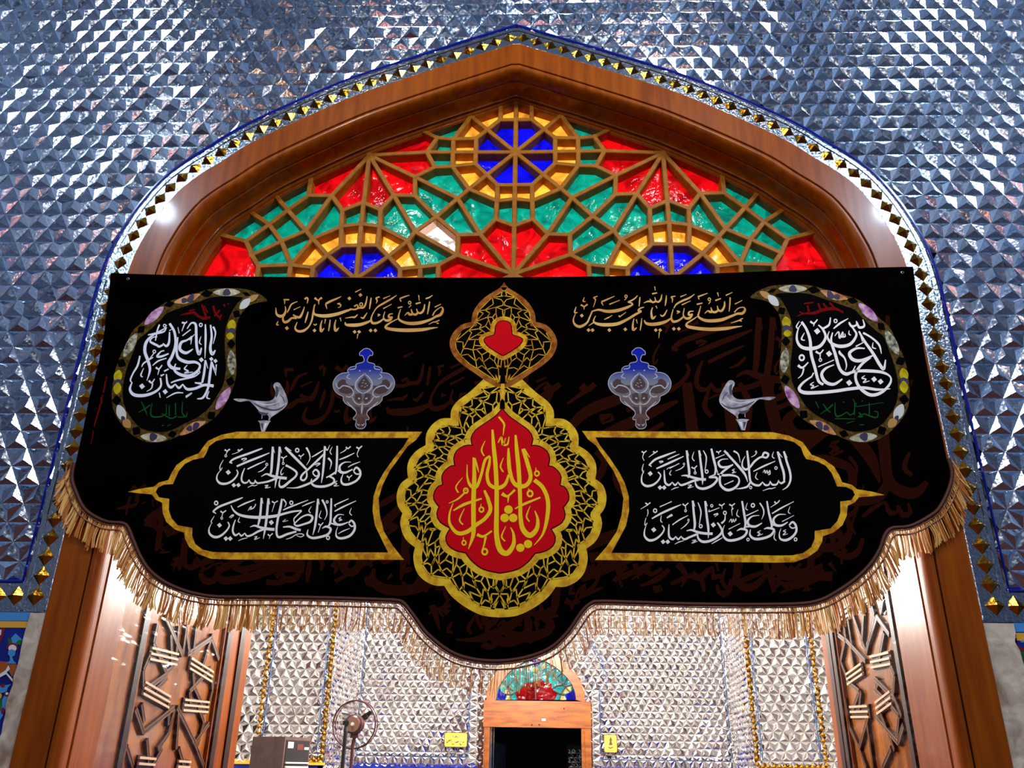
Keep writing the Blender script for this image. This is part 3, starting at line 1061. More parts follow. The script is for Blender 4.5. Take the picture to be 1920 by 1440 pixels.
strips_r = ['500,380 480,470 532,560', '530,490 545,560 535,750', '480,570 560,790', '580,490 605,580 560,795', '605,440 655,490 640,570', '620,590 690,690', '620,590 565,755', '415,590 400,690 440,722', '430,600 445,720', '445,720 555,840',
            '440,720 415,840 450,930', '660,680 630,840', '470,760 490,870', '690,840 720,920 715,1010 630,1080', '450,950 520,1010 480,1120', '630,950 610,1000 690,1085', '610,940 720,1050 760,1150', '570,1150 520,1330 470,1220', '610,1150 740,1300 770,1200',
            '640,1130 720,1340', '560,1160 600,1440', '700,1090 745,1150 730,1290', '530,1010 520,1105', '440,1050 470,1230', '520,1330 560,1440', '700,1330 650,1440', '455,600 480,760']
thick_r = ['420,580 472,545', '550,480 607,440', '452,942 538,882', '588,845 696,822', '618,1105 702,1042', '472,1125 574,1122']


def leaf(nm, hinge, tip, zt, x_off, strips, thick, lat_px, lab, plexi_px):
    h = Vector((hinge[0], hinge[1], 0))
    t = Vector((tip[0], tip[1], 0))
    u = (t - h).normalized()
    Lf = (t - h).length
    n = Vector((u.y, -u.x, 0))
    if n.x * hinge[0] > 0:
        n = -n
    root = empty(nm, h)
    struct(root, lab)

    def P(a, z, o=0.0):
        return h + u * a + n * o + Vector((0, 0, z))

    def blk(a0, a1, z0, z1, o0, o1, mb):
        mb.hexa([P(a0, z0, o0), P(a1, z0, o0), P(a1, z0, o1), P(a0, z0, o1), P(a0, z1, o0), P(a1, z1, o0), P(a1, z1, o1), P(a0, z1, o1)])
    # along the leaf: hinge stile, lattice panel, meeting stile
    g0 = (WP(*lat_px[0], h, n) - h).dot(u)
    g1 = (WP(*lat_px[1], h, n) - h).dot(u)
    mb = MB()
    blk(0, Lf, 0, zt, -0.055, -0.018, mb)
    mb.build('panel', WOODD, root)
    mb = MB()
    blk(0.0, g0 - 0.02, 0, zt, -0.02, 0.0, mb)
    mb.build('hinge_stile', WOODD, root)
    mb = MB()
    blk(g1 + 0.045, Lf, 0, zt, -0.02, 0.0, mb)
    mb.build('meeting_stile', WOOD, root)
    mb = MB()
    blk(g0 - 0.02, g0 + 0.03, 0, zt, -0.02, 0.012, mb)
    blk(g1 - 0.005, g1 + 0.06, 0, zt, -0.02, 0.012, mb)
    blk(Lf - 0.22, Lf - 0.14, 0, zt, -0.001, 0.010, mb)
    mb.build('dark_beading', DARKW, root)
    mb = MB()
    blk(g0 + 0.045, g0 + 0.06, 0, zt, -0.02, 0.002, mb)
    blk(g1 - 0.035, g1 - 0.02, 0, zt, -0.02, 0.002, mb)
    mb.build('inner_beading', WOOD, root)
    mb = MB()
    mp = MB()
    mi_ = MB()

    def q(s):
        return [WP(x_off + float(a.split(',')[0]) / 3, 960 + float(a.split(',')[1]) / 3, h - n * 0.01, n) for a in s.split()]

    def strip_(a, b, w):
        s = (b - a).normalized().cross(n) * w
        mb.bar(a - n * 0.012, b - n * 0.012, w * 1.0, 0.020, n)
        for k in (-1, 1):
            mi_.bar(a + s * (0.32 * k) + n * 0.0082, b + s * (0.32 * k) + n * 0.0082, w * 0.09, 0.0012, n)
    per = Vector((0, 0, 0.80))          # the star pattern repeats down the leaf
    allp = []
    for w_, lst in ((0, strips), (1, thick)):
        for s in lst:
            p = q(s)
            allp.append((w_, p))
            for k in (1, 2):
                pk = [x - per * k for x in p]
                if max(x.z for x in pk) < 1.56 and min(x.z for x in pk) > 0.1:
                    allp.append((w_, pk))
    for w_, p in allp:
        if w_ == 0:
            for a, b in zip(p, p[1:]):
                strip_(a, b, 0.028)
            continue
        for k in (-0.026, 0.0, 0.026):
            dz = Vector((0, 0, k))
            mp.bar(p[0] + dz + n * 0.002, p[1] + dz + n * 0.002, 0.011, 0.010, n)  # strip ridges, their catch of light put into a pale colour
        mb.bar(p[0] - n * 0.012, p[1] - n * 0.012, 0.075, 0.014, n)
    mb.build('lattice', DARKW, root)
    mp.build('lit_ridge', STRIPE, root)
    mi_.build('inlay_line', INLAY, root)
    mb = MB()
    a0 = (WP(*plexi_px, h, n) - h).dot(u)
    mb.add([P(a0, 0.02, 0.02), P(g1 + 0.05, 0.02, 0.02), P(g1 + 0.05, zt, 0.02), P(a0, zt, 0.02)], [(0, 1, 2, 3)])
    mb.build('acrylic_cover', ACRYLIC, root)
    return root


leaf('door_1', (-1.757, 0.115), (-1.735, 2.04), 3.30, 0, strips_l, thick_l, ((256, 1240), (418, 1240)), 'left wooden door leaf with star lattice under clear acrylic', (200, 1240))
leaf('door_2', (1.760, 0.115), (1.880, 1.865), 3.30, 1440, strips_r, thick_r, ((1688, 1240), (1571, 1240)), 'right wooden door leaf with star lattice under clear acrylic', (1718, 1240))

# ------------------------------------------------------------------ things in the inner hall
# pedestal fan seen from behind
fc = W(664, 1358, 5.0)
fan = empty('pedestal_fan', (fc.x, fc.y, 0))
thing(fan, 'dark pedestal fan with round wire cage, seen from behind by the left pier', 'fan')
FANB = mat('fan_brown', (0.05, 0.012, 0.012), 0.35)
ax = Vector((0.16, 1.0, 0.05)).normalized()        # blows away from the camera
sx = ax.cross(Vector((0, 0, 1))).normalized()
sz = sx.cross(ax).normalized()
R_ = 0.212
cc = Vector(fc)


def circ(c, r, k=48):
    return [c + sx * (r * math.cos(2 * math.pi * i / k)) + sz * (r * math.sin(2 * math.pi * i / k)) for i in range(k)]


mb = MB()
mb.tube(circ(cc, R_), 0.0075, 6, 0, True)
mb.tube(circ(cc + ax * 0.06, R_), 0.0045, 6, 0, True)
for rr, dy in ((0.155, -0.035), (0.105, -0.05)):
    mb.tube(circ(cc + ax * dy, rr), 0.0013, 5, 0, True)
for i in range(28):
    a = 2 * math.pi * i / 28
    d = sx * math.cos(a) + sz * math.sin(a)
    mb.tube([cc + d * 0.07 - ax * 0.055, cc + d * 0.15 - ax * 0.04, cc + d * R_], 0.0010, 4)
    mb.tube([cc + d * 0.05 + ax * 0.13, cc + d * 0.15 + ax * 0.11, cc + d * R_ + ax * 0.06], 0.0010, 4)
mb.build('cage', FANB, fan)
mb = MB()
mc = cc + sx * 0.025
mb.cyl(mc - ax * 0.02, -ax, 0.086, 0.075, 32)
mb.cyl(mc - ax * 0.095, -ax, 0.080, 0.012, 32, 0, 0.066)
mo = mb.build('motor_housing', FANB, fan)
mb = MB()
mb.cyl(mc - ax * 0.107, -ax, 0.066, 0.003, 32)
mb.build('back_plate', mat('brown_plate', (0.17, 0.085, 0.05), 0.4), mo)
mb = MB()
mb.cyl(mc - ax * 0.110, -ax, 0.011, 0.012, 16)
mb.tube(circ(mc - ax * 0.112, 0.015, 20), 0.003, 5, 0, True)
mb.build('centre_knob', mat('pale_knob', (0.6, 0.55, 0.5), 0.3), mo)
for k, a in enumerate((38, 142, 270)):
    a = math.radians(a)
    d = sx * math.cos(a) + sz * math.sin(a)
    e = sx * -math.sin(a) + sz * math.cos(a)
    mb = MB()
    r0, r1 = 0.05, 0.185
    fr = [cc + d * r0 - e * 0.020 + ax * 0.045, cc + d * (r0 + r1) / 2 - e * 0.030 + ax * 0.055, cc + d * r1 - e * 0.014 + ax * 0.05,
          cc + d * r1 + e * 0.010 + ax * 0.03, cc + d * (r0 + r1) / 2 + e * 0.020 + ax * 0.02, cc + d * r0 + e * 0.018 + ax * 0.03]
    th = ax * 0.004
    for i0, i1, i2, i3 in ((0, 1, 4, 5), (1, 2, 3, 4)):
        mb.hexa([fr[i0], fr[i1], fr[i2], fr[i3], fr[i0] - th, fr[i1] - th, fr[i2] - th, fr[i3] - th])
    mb.build('blade', BLACK, fan)
mb = MB()
pt = mc - sz * 0.10 - ax * 0.03
mb.box((pt.x - 0.035, pt.y - 0.03, pt.z - 0.02), (pt.x + 0.035, pt.y + 0.03, pt.z + 0.02))
mb.tube([pt, Vector((pt.x - 0.012, pt.y, pt.z - 0.06)), Vector((pt.x - 0.012, pt.y, 0.05))], 0.016, 10)
mb.build('pole', FANB, fan)
mb = MB()
mb.cyl((pt.x - 0.012, pt.y, 0.0), (0, 0, 1), 0.2, 0.03, 32)
mb.cyl((pt.x - 0.012, pt.y, 0.03), (0, 0, 1), 0.05, 0.03, 20)
mb.build('base', FANB, fan)
mb = MB()
hb = cc - sx * 0.165 - sz * 0.165
mb.tube([hb + sx * 0.02, hb - sx * 0.016 - sz * 0.01, hb - sx * 0.012 - sz * 0.04, hb + sx * 0.03 - sz * 0.045], 0.0035, 6)
mb.build('carry_handle', FANB, fan)

# black post in front of the fan
p0 = W(648, 1362, 4.35)
post = empty('black_post', (p0.x, p0.y, 0))
thing(post, 'slim black post with a clamp on top, just left of the fan motor', 'post')
mb = MB()
mb.tube([Vector((p0.x, p0.y, 0.02)), Vector((p0.x + 0.004, p0.y, p0.z - 0.02))], 0.018, 12)
mb.build('tube', BLACK, post)
mb = MB()
mb.tube([Vector((p0.x + 0.004, p0.y, p0.z - 0.04)), Vector((p0.x + 0.004, p0.y, p0.z - 0.005)), Vector((p0.x + 0.006, p0.y, p0.z + 0.06))], 0.023, 12, 0, False, 0.012)
mb.box((p0.x - 0.024, p0.y - 0.02, p0.z + 0.01), (p0.x + 0.03, p0.y + 0.02, p0.z + 0.045))
mb.build('clamp', BLACK, post)
mb = MB()
mb.cyl((p0.x, p0.y, 0), (0, 0, 1), 0.14, 0.025, 28)
mb.build('base', BLACK, post)

# brown cabinet with a black control panel
ca = W(535, 1381, 5.1)
cl_ = W(474, 1384, 5.32)
cr2 = W(583, 1386, 5.42)
cab = empty('air_cooler', (ca.x, ca.y, 0))
thing(cab, 'tall brown floor-standing cooler cabinet with black control panel and pale louvres', 'air cooler')
BRN = noise_col(mat('brown_sheet', rough=0.35), (0.06, 0.032, 0.028), (0.10, 0.055, 0.045), 8.0)
zt = ca.z
A_ = Vector((ca.x, ca.y, 0))
Lv = Vector((cl_.x - ca.x, cl_.y - ca.y, 0))
Rv = Vector((cr2.x - ca.x, cr2.y - ca.y, 0))
mb = MB()
b0 = [A_, A_ + Rv, A_ + Rv + Lv, A_ + Lv]
mb.hexa(b0 + [p + Vector((0, 0, zt)) for p in b0])
mb.build('cabinet_body', BRN, cab)
nr = Rv.normalized().cross(Vector((0, 0, 1)))
if nr.y > 0:
    nr = -nr


def cq(u0, u1, z0, z1, o, mb):
    a = A_ + Rv * u0
    b = A_ + Rv * u1
    p = [a, b, b - nr * 0.02, a - nr * 0.02]
    p = [x + nr * o for x in p]
    mb.hexa([x + Vector((0, 0, z0)) for x in p] + [x + Vector((0, 0, z1)) for x in p])


mb = MB()
cq(0.06, 0.95, 0.9, zt - 0.03, 0.006, mb)
mb.build('control_panel', BLACK, cab)
LAB = mat('label_paper', (0.7, 0.66, 0.6), 0.5)
for u0, u1, za, zb, m, nm in ((0.12, 0.32, 0.09, 0.035, LAB, 'label'), (0.47, 0.70, 0.105, 0.052, mat('display', (0.10, 0.02, 0.015), 0.3), 'display'), (0.76, 0.92, 0.100, 0.078, LAB, 'label')):
    mb = MB()
    cq(u0, u1, zt - za - 0.01, zt - zb - 0.01, 0.010, mb)
    mb.build(nm, m, cab)
for k in range(12):
    mb = MB()
    cq(0.08, 0.94, zt - 0.235 - k * 0.036, zt - 0.222 - k * 0.036, 0.022, mb)
    mb.build('louvre', mat('pale_louvre', (0.72, 0.6, 0.48), 0.4) if k == 0 else bpy.data.materials['pale_louvre'], cab)

# ------------------------------------------------------------------ the black mourning banner
YBN = -0.044
LAY = 0.0011
ban = empty('banner', W(943, 512, YBN))
thing(ban, 'wide black fabric banner with calligraphy and gold fringe hung across the arch', 'banner')
CLOTH = noise_col(mat('black_cloth', rough=0.9, spec=0.0), (0.0009, 0.0005, 0.0006), (0.0018, 0.0009, 0.0009), 7.0, (1, 1, 1), 5)
GOLDP = noise_col(mat('gold_print', rough=0.6, spec=0.02), (0.46, 0.17, 0.012), (0.80, 0.45, 0.022), 34.0, (1, 1, 1), 6, 0.36, 0.6)
GOLDY = noise_col(mat('yellow_gold_print', rough=0.6, spec=0.02), (0.60, 0.30, 0.018), (0.84, 0.56, 0.03), 30.0, (1, 1, 1), 6, 0.33, 0.6)
GOLDO = noise_col(mat('copper_gold_print', rough=0.6, spec=0.02), (0.22, 0.045, 0.010), (0.40, 0.15, 0.02), 34.0, (1, 1, 1), 6, 0.36, 0.62)
REDP = mat('red_print', (0.62, 0.004, 0.010), 0.7, 0.0, 0.02)
REDE = mat('dark_red_edge', (0.06, 0.001, 0.003), 0.7, 0.0, 0.02)
BLKP = mat('black_print', (0.0009, 0.0005, 0.0006), 0.7, 0.0, 0.02)
WHT = mat('white_print', (0.93, 0.89, 0.86), 0.7, 0.0, 0.02)
WHB = mat('bluish_white_print', (0.80, 0.82, 0.92), 0.7, 0.0, 0.02)
SAND = noise_col(mat('sand_gold_print', rough=0.7, spec=0.02), (0.60, 0.30, 0.075), (0.76, 0.47, 0.15), 9.0)
YELP = mat('yellow_letter_print', (0.93, 0.62, 0.015), 0.7, 0.0, 0.02)
DRED = mat('deep_red_letter_print', (0.16, 0.003, 0.004), 0.7, 0.0, 0.02)
GRN = mat('green_letter_print', (0.006, 0.085, 0.018), 0.7, 0.0, 0.02)
MAR = mat('faint_maroon_print', (0.027, 0.0055, 0.0026), 0.85, 0.0, 0.0)
BRAID = mat('maroon_braid', (0.075, 0.018, 0.008), 0.55, 0.0, 0.3)
CORD = noise_col(mat('brown_gold_cord', rough=0.45), (0.10, 0.018, 0.006), (0.40, 0.18, 0.06), 90.0)
FRG = mat('cream_gold_thread', (0.80, 0.48, 0.15), 0.6, 0.0, 0.2)
FRO = mat('orange_gold_thread', (0.50, 0.17, 0.03), 0.6, 0.0, 0.2)

OUT = [(208, 512), (330, 516), (500, 519), (720, 521), (960, 520), (1130, 518), (1300, 514), (1500, 506), (1620, 502), (1712, 500),
       (1724, 590), (1733, 660), (1746, 727), (1760, 785), (1775, 860)]
BOT = [(1775, 860), (1782, 888), (1776, 917), (1759, 951), (1738.6, 968), (1704.7, 985), (1671, 989), (1657, 1002), (1647, 1029), (1630, 1056), (1603, 1083), (1569, 1107), (1535.5, 1124), (1495, 1130.6), (1400, 1132),
       (1300, 1131), (1200, 1128), (1125, 1126), (1107, 1130), (1089.5, 1145.5), (1061, 1186), (1028, 1215), (983, 1231.5), (934, 1237.6), (884.7, 1233.6), (843.8, 1219), (802.8, 1186.5), (778, 1153.7), (757.8, 1129), (742, 1124), (720, 1123),
       (680, 1121.5), (590, 1119), (500, 1118), (411.7, 1117.5), (370, 1112), (338.8, 1103), (307.5, 1088), (282.5, 1067.5), (265.8, 1042.5), (253, 1013), (243, 989), (232.5, 980), (203, 977), (178, 966), (159.6, 951), (147, 926), (138, 897), (142, 868)]
BOTS = [p[:2] for p in spline(BOT, 5)]
LEFT = [(157, 800), (167.5, 745), (185, 680), (196, 620)]
OUTL = OUT + BOTS[1:] + LEFT
def bp(x, y, lay=0.0):
    return W(x, y, YBN - lay * LAY)


mb = MB()
mb.slab([bp(x, y) for x, y in OUTL], (0, 0.005, 0))
mb.build('cloth', CLOTH, ban)

# large faint script woven behind everything, strongest low and to the right
mb = MB()
rb = random.Random(21)


def ribbon(mb, pts, mi=0, lay=1, sc=1.0, step=4.0, f=None):
    """calligraphic stroke: (x, y, width) points, splined and filled"""
    f = f or (lambda x, y: bp(x, y, lay))
    p = spline(pts, step)
    L_, R2 = [], []
    n = len(p)
    for i in range(n):
        a = p[max(0, i - 1)]
        b = p[min(n - 1, i + 1)]
        dx, dy = b[0] - a[0], b[1] - a[1]
        d = math.hypot(dx, dy) or 1.0
        w = max(0.3, p[i][2]) / 2
        nx, ny = -dy / d * w, dx / d * w
        L_.append((p[i][0] + nx, p[i][1] + ny))
        R2.append((p[i][0] - nx, p[i][1] - ny))
    for i in range(n - 1):
        mb.face([f(*L_[i]), f(*L_[i + 1]), f(*R2[i + 1]), f(*R2[i])], mi)


INP = [(943 + (x - 943) * 0.965, 800 + (y - 800) * 0.95) for x, y in OUTL]
BGMB = mb


def strokes(data, x0, y0, sc, lay, name, m, label=None, wk=0.95):
    """lettering drafted in a crop that starts at (x0, y0) and is enlarged sc times.
    x,y,w ... strokes;  D diamond dot;  C round dot;  O ring"""
    mb = MB()
    cnt_ = [0]
    f = lambda x, y: bp(x0 + x / sc, y0 + y / sc, lay + cnt_[0] * 0.006)
    for item in data.replace('\n', ' ').split('|'):
        it = item.split()
        if not it:
            continue
        cnt_[0] += 1
        if it[0] in 'DCO':
            for s in it[1:]:
                v = [float(q) for q in s.split(',')]
                if it[0] == 'D':
                    r = v[2] * 0.95
                    mb.face([f(v[0] - r, v[1] - r * 0.15), f(v[0] - r * 0.1, v[1] + r), f(v[0] + r, v[1] + r * 0.1), f(v[0] + r * 0.1, v[1] - r)])
                elif it[0] == 'C':
                    mb.face([f(v[0] + v[2] * math.cos(i * math.pi / 14), v[1] + v[2] * math.sin(i * math.pi / 14)) for i in range(28)])
                else:
                    r = v[2]
                    t = r * 0.36
                    k = 18
                    for i in range(k):
                        a, b = 2 * math.pi * i / k, 2 * math.pi * (i + 1) / k
                        mb.face([f(v[0] + (r + t) * math.cos(a) * 0.9, v[1] + (r + t) * math.sin(a)), f(v[0] + (r + t) * math.cos(b) * 0.9, v[1] + (r + t) * math.sin(b)), f(v[0] + (r - t) * math.cos(b) * 0.9, v[1] + (r - t) * math.sin(b)), f(v[0] + (r - t) * math.cos(a) * 0.9, v[1] + (r - t) * math.sin(a))])
            continue
        pts = []
        lw = 12.0
        for s in it:
            v = [float(q) for q in s.split(',')]
            if len(v) > 2:
                lw = v[2]
            pts.append((v[0], v[1], lw * wk))
        ribbon(mb, pts, 0, lay, 1, 2.2 * sc / 2.0, f)
    o = mb.build(name, m, ban)
    if label:
        o['label'] = label
    return o


TXT_A = '''1660,330,14 1685,285,12 1745,245,10 1762,270,22 1740,318,30 1690,340,24 1640,368,22 1540,400,34 1440,408,34 1370,395,26 1322,365,20 1322,320,14 1340,265,8|1310,362,8 1250,392,14 1195,430,22 1200,455,30 1280,470,34 1400,476,38 1550,470,34 1650,455,20 1712,447,6
|1630,188,12 1620,250,16 1608,315,10|1580,215,10 1572,265,20 1548,300,24 1515,300,18 1498,262,10|1515,300,18 1490,318,24 1460,310,20 1445,265,10|1460,315,22 1430,318,26 1410,300,16 1380,330,6|1520,125,12 1526,180,6|1490,212,16 1540,198,14|O 1430,200,14|1445,225,10 1420,250,6|1590,160,14 1625,148,14 1660,125,6|1330,160,14 1380,140,14 1428,125,5|1332,165,14 1345,190,10|1310,252,16 1358,240,12|1680,245,12 1742,215,8|1620,418,6 1665,395,10 1690,392,14 1728,375,10|1700,405,14 1722,408,8
|1262,310,8 1228,318,16 1222,345,22 1258,345,16|1258,340,14 1235,370,26 1195,378,24 1168,350,14 1182,290,8|1170,360,14 1130,390,20 1090,405,24 1055,400,26 1045,360,16 1065,300,8|1300,125,6 1250,160,16 1180,200,20 1120,235,16 1085,270,10 1065,310,10|1050,370,10 1010,395,24 930,420,34 850,425,34 795,420,24 785,395,10|1165,160,12 1235,130,6|1165,260,12 1250,215,8|1130,142,12 1095,155,16 1105,180,14 1095,208,6|1110,318,16 1132,322,14 1110,336,6|D 1040,478,21 1087,478,21 880,492,20 925,492,20|912,512,12 905,560,5|940,345,8 965,355,18 985,330,14 1005,300,6|785,355,6 850,345,14 880,345,18 910,318,8
|1045,150,10 1036,210,16 1028,265,8|1005,135,8 992,205,16 968,248,20 925,252,18 880,268,16 830,262,16|O 945,218,16|875,238,18 905,222,14 915,250,18|850,265,14 790,285,26 700,315,34 600,332,36 520,328,30 475,310,20 472,260,14 485,215,8|590,212,20 640,185,22 700,160,16 745,138,6|590,215,16 602,262,6|735,212,24 705,210,10|738,215,20 738,240,10 712,250,5|D 827,158,21 937,123,21|885,95,12 945,65,6|555,375,8 540,430,18 545,485,26 575,455,8|588,365,14 580,412,5|635,370,10 628,430,16 618,485,8|692,370,8 680,430,20 690,480,26 722,450,8|735,350,14 745,388,5|478,220,10 465,300,18 450,380,18 420,440,16 370,480,26 315,485,24 285,455,18 305,395,8|D 478,478,20|470,415,14 485,425,10 500,412,14|480,152,24 500,168,18 518,178,14 530,165,16 552,150,24|520,178,16 520,218,6
|415,290,10 400,345,18 384,402,8|378,240,8 360,295,18 330,345,26 285,335,18 265,320,16|300,355,22 250,355,20 215,385,26 180,395,26 163,370,20 168,330,14 190,285,12|308,188,6 250,215,14 225,260,16 205,300,10|185,235,8 190,280,18 170,325,28 130,335,30 98,310,20 92,250,6|268,272,10 338,240,6|380,165,18 400,150,16 412,165,16 405,208,6|170,170,16 225,170,14|180,180,14 180,215,6|115,385,8 100,420,14 122,422,8|D 202,455,22'''
TXT_B = '''1690,350,14 1730,310,12 1780,300,12 1797,325,22 1770,360,28 1720,364,24 1660,388,24 1560,425,34 1450,435,34 1380,425,28 1330,390,20 1340,340,14 1355,285,8|1330,385,8 1270,425,14 1215,462,20 1225,492,30 1320,510,34 1450,520,36 1600,512,34 1700,497,20 1768,488,6|1655,457,6 1720,437,12 1775,410,12|1735,430,16 1765,438,10|1648,200,14 1645,270,14 1638,342,8|1592,240,10 1590,290,20 1562,335,24 1530,325,18 1520,285,8|1530,330,18 1500,348,24 1470,340,20 1455,300,8|1475,345,22 1445,345,24 1425,335,14 1392,362,6|1522,152,13 1532,192,5|1500,232,16 1555,212,12|O 1440,220,14|1452,243,10 1430,268,5|1605,180,14 1672,150,5|1695,268,12 1770,230,6|1325,195,16 1370,178,14 1425,158,5|1330,200,14 1338,222,8|1315,270,16 1372,257,12
|1282,338,8 1240,345,16 1235,375,22 1275,370,18|1272,370,14 1245,405,26 1205,410,24 1180,375,14 1190,308,8|1190,385,14 1150,420,20 1110,440,24 1075,440,26 1060,400,16 1078,318,8|1292,168,6 1240,205,18 1170,235,20 1110,270,16 1085,310,8|1068,398,10 1020,435,24 950,460,34 870,470,34 810,460,26 788,428,8|1150,195,13 1212,170,6|1165,275,13 1252,235,6|1102,188,8 1060,197,16 1072,215,14 1068,255,5|1115,338,16 1142,345,14 1115,362,6|D 1085,515,21 1135,515,21 905,528,20 948,528,20|940,548,12 935,608,5|1010,180,8 1006,235,16 998,285,8|965,170,8 955,220,18 930,245,20 905,235,14 895,198,8|905,240,18 870,248,20 845,215,8|870,245,20 830,240,18 783,256,5|893,92,10 900,132,6|868,165,16 918,155,12|872,300,10 860,350,18 872,410,26 906,385,8|906,285,13 918,312,5|1018,325,8 990,375,18 965,388,14 950,372,8
|746,198,10 742,245,14 737,292,8|722,183,8 690,215,14 645,240,16 628,248,14 665,258,14 674,275,14|674,272,16 620,300,26 520,332,34 420,340,32 340,325,22 300,330,16 265,342,14|268,340,14 245,395,16 215,455,20 150,492,30 100,475,24 80,425,14 102,362,6|O 607,190,13|610,212,8 590,228,5|360,245,16 420,220,16 492,188,6|362,250,16 378,282,6|440,270,14 545,228,6|322,188,8 285,205,16 302,225,12 280,298,6|155,275,20 180,288,14 190,295,14 200,285,14 222,270,20|187,292,14 188,322,5|190,200,6 178,238,14 202,242,8|108,295,8 93,350,16 122,352,8|D 165,383,21 232,528,21 272,528,21
|787,298,8 745,312,16 732,335,22 762,335,16|762,340,16 700,372,24 620,420,26 520,465,34 400,475,36 320,465,28 282,438,16 302,385,8|285,450,14 235,483,5|540,398,12 607,348,6|535,382,16 545,400,8|388,422,6 425,405,14 440,398,10 470,378,6|D 440,528,21 600,520,21|687,412,8 675,470,18 680,525,26 714,503,8|710,420,13 720,462,5|764,408,8 758,470,14 748,532,8'''
TXT_C1 = '''185,270,6 145,345,12 150,395,14 172,362,6|150,395,6 112,450,14 108,510,22 150,552,30 220,555,28 290,522,24 340,470,20 358,425,16 343,390,14|440,370,10 412,440,20 403,510,22 430,545,24 470,540,18 495,505,10|495,515,12 515,548,22 555,548,18 565,508,8|565,515,12 590,548,22 640,545,22 720,530,24 800,500,26 850,480,22|640,470,8 700,440,20 760,460,30 840,480,34 945,492,34|778,112,26 770,250,30 760,400,28 745,455,18|860,112,26 847,300,30 822,480,28 803,608,6|778,120,20 800,188,5|862,118,20 884,190,5|D 310,575,29 365,573,29 243,420,33
|260,302,20 300,265,24 380,232,26 500,190,26 600,152,22 652,132,14|258,295,24 292,312,12|345,348,22 480,290,26 620,235,24 737,187,10|473,382,16 580,330,18 687,283,8|600,417,6 650,397,14 700,350,12|O 705,325,14|200,148,22 222,162,16 232,168,16 245,152,16 264,145,20|232,168,14 215,208,7|O 213,222,13|358,148,22 378,160,16 398,148,16 415,138,18|385,162,12 340,187,8 288,203,5|400,265,18 440,252,16 462,258,14 418,287,7|475,602,5 530,577,12 555,582,10 592,572,8|680,580,8 720,575,12 690,605,16 752,598,6
|932,335,28 1000,370,24 1062,420,26 1050,470,24 980,530,28 905,590,32 862,590,26 855,540,16 870,495,8|925,122,24 1000,200,30 1100,300,30 1185,388,24|930,120,22 1000,162,10|1400,192,20 1290,300,26 1200,385,22 1130,450,24 1115,500,24 1150,515,24 1185,470,20 1180,390,18|1255,425,18 1290,388,22 1328,420,26 1318,480,26 1240,540,26 1120,590,26 1040,607,14 945,605,6|1257,430,16 1290,465,18 1325,455,14|1402,105,24 1390,300,28 1375,450,22 1360,548,6|1402,110,20 1430,155,14 1460,92,5|1245,237,10 1310,200,18 1380,155,8|1180,122,26 1215,190,18 1222,260,12 1183,333,5|1442,248,26 1480,300,18 1462,385,5|1280,332,8 1325,312,18 1345,318,12 1300,347,10|O 1070,155,22|1088,215,20 1112,228,14 1128,220,12 1152,198,12|1114,230,12 1110,262,5|878,235,20 902,248,16 920,240,12 947,223,14|905,250,14 900,298,7|O 903,313,13|908,355,5 875,410,12 882,450,14 907,428,5
|1550,102,20 1548,250,26 1540,380,24 1528,445,14|1717,298,6 1640,300,14 1582,345,26 1590,410,32 1650,422,28 1735,383,14|1560,395,22 1600,425,22 1660,420,20|1535,415,20 1475,455,22 1418,485,10|1420,480,10 1455,470,20 1510,500,24 1500,550,26 1400,588,30 1290,585,30 1240,545,22 1245,495,8|1745,405,18 1780,362,24 1822,400,28 1825,460,26 1780,520,26 1690,562,30 1620,560,28 1598,510,20 1622,438,8|1748,410,16 1780,440,18 1825,438,16|1575,268,12 1660,235,18 1757,188,8|1680,358,8 1740,325,14 1827,293,6|1585,192,5 1640,160,12 1662,138,10|1655,118,20 1680,135,16 1712,108,14|1782,118,22 1812,132,18 1848,103,14|1815,135,14 1790,200,9 1803,237,10|1492,113,5 1465,170,12 1483,207,10|1668,463,20 1692,482,14 1728,453,12|1694,485,12 1690,523,5|1552,522,6 1520,545,14 1548,558,10 1513,583,14 1572,580,5'''
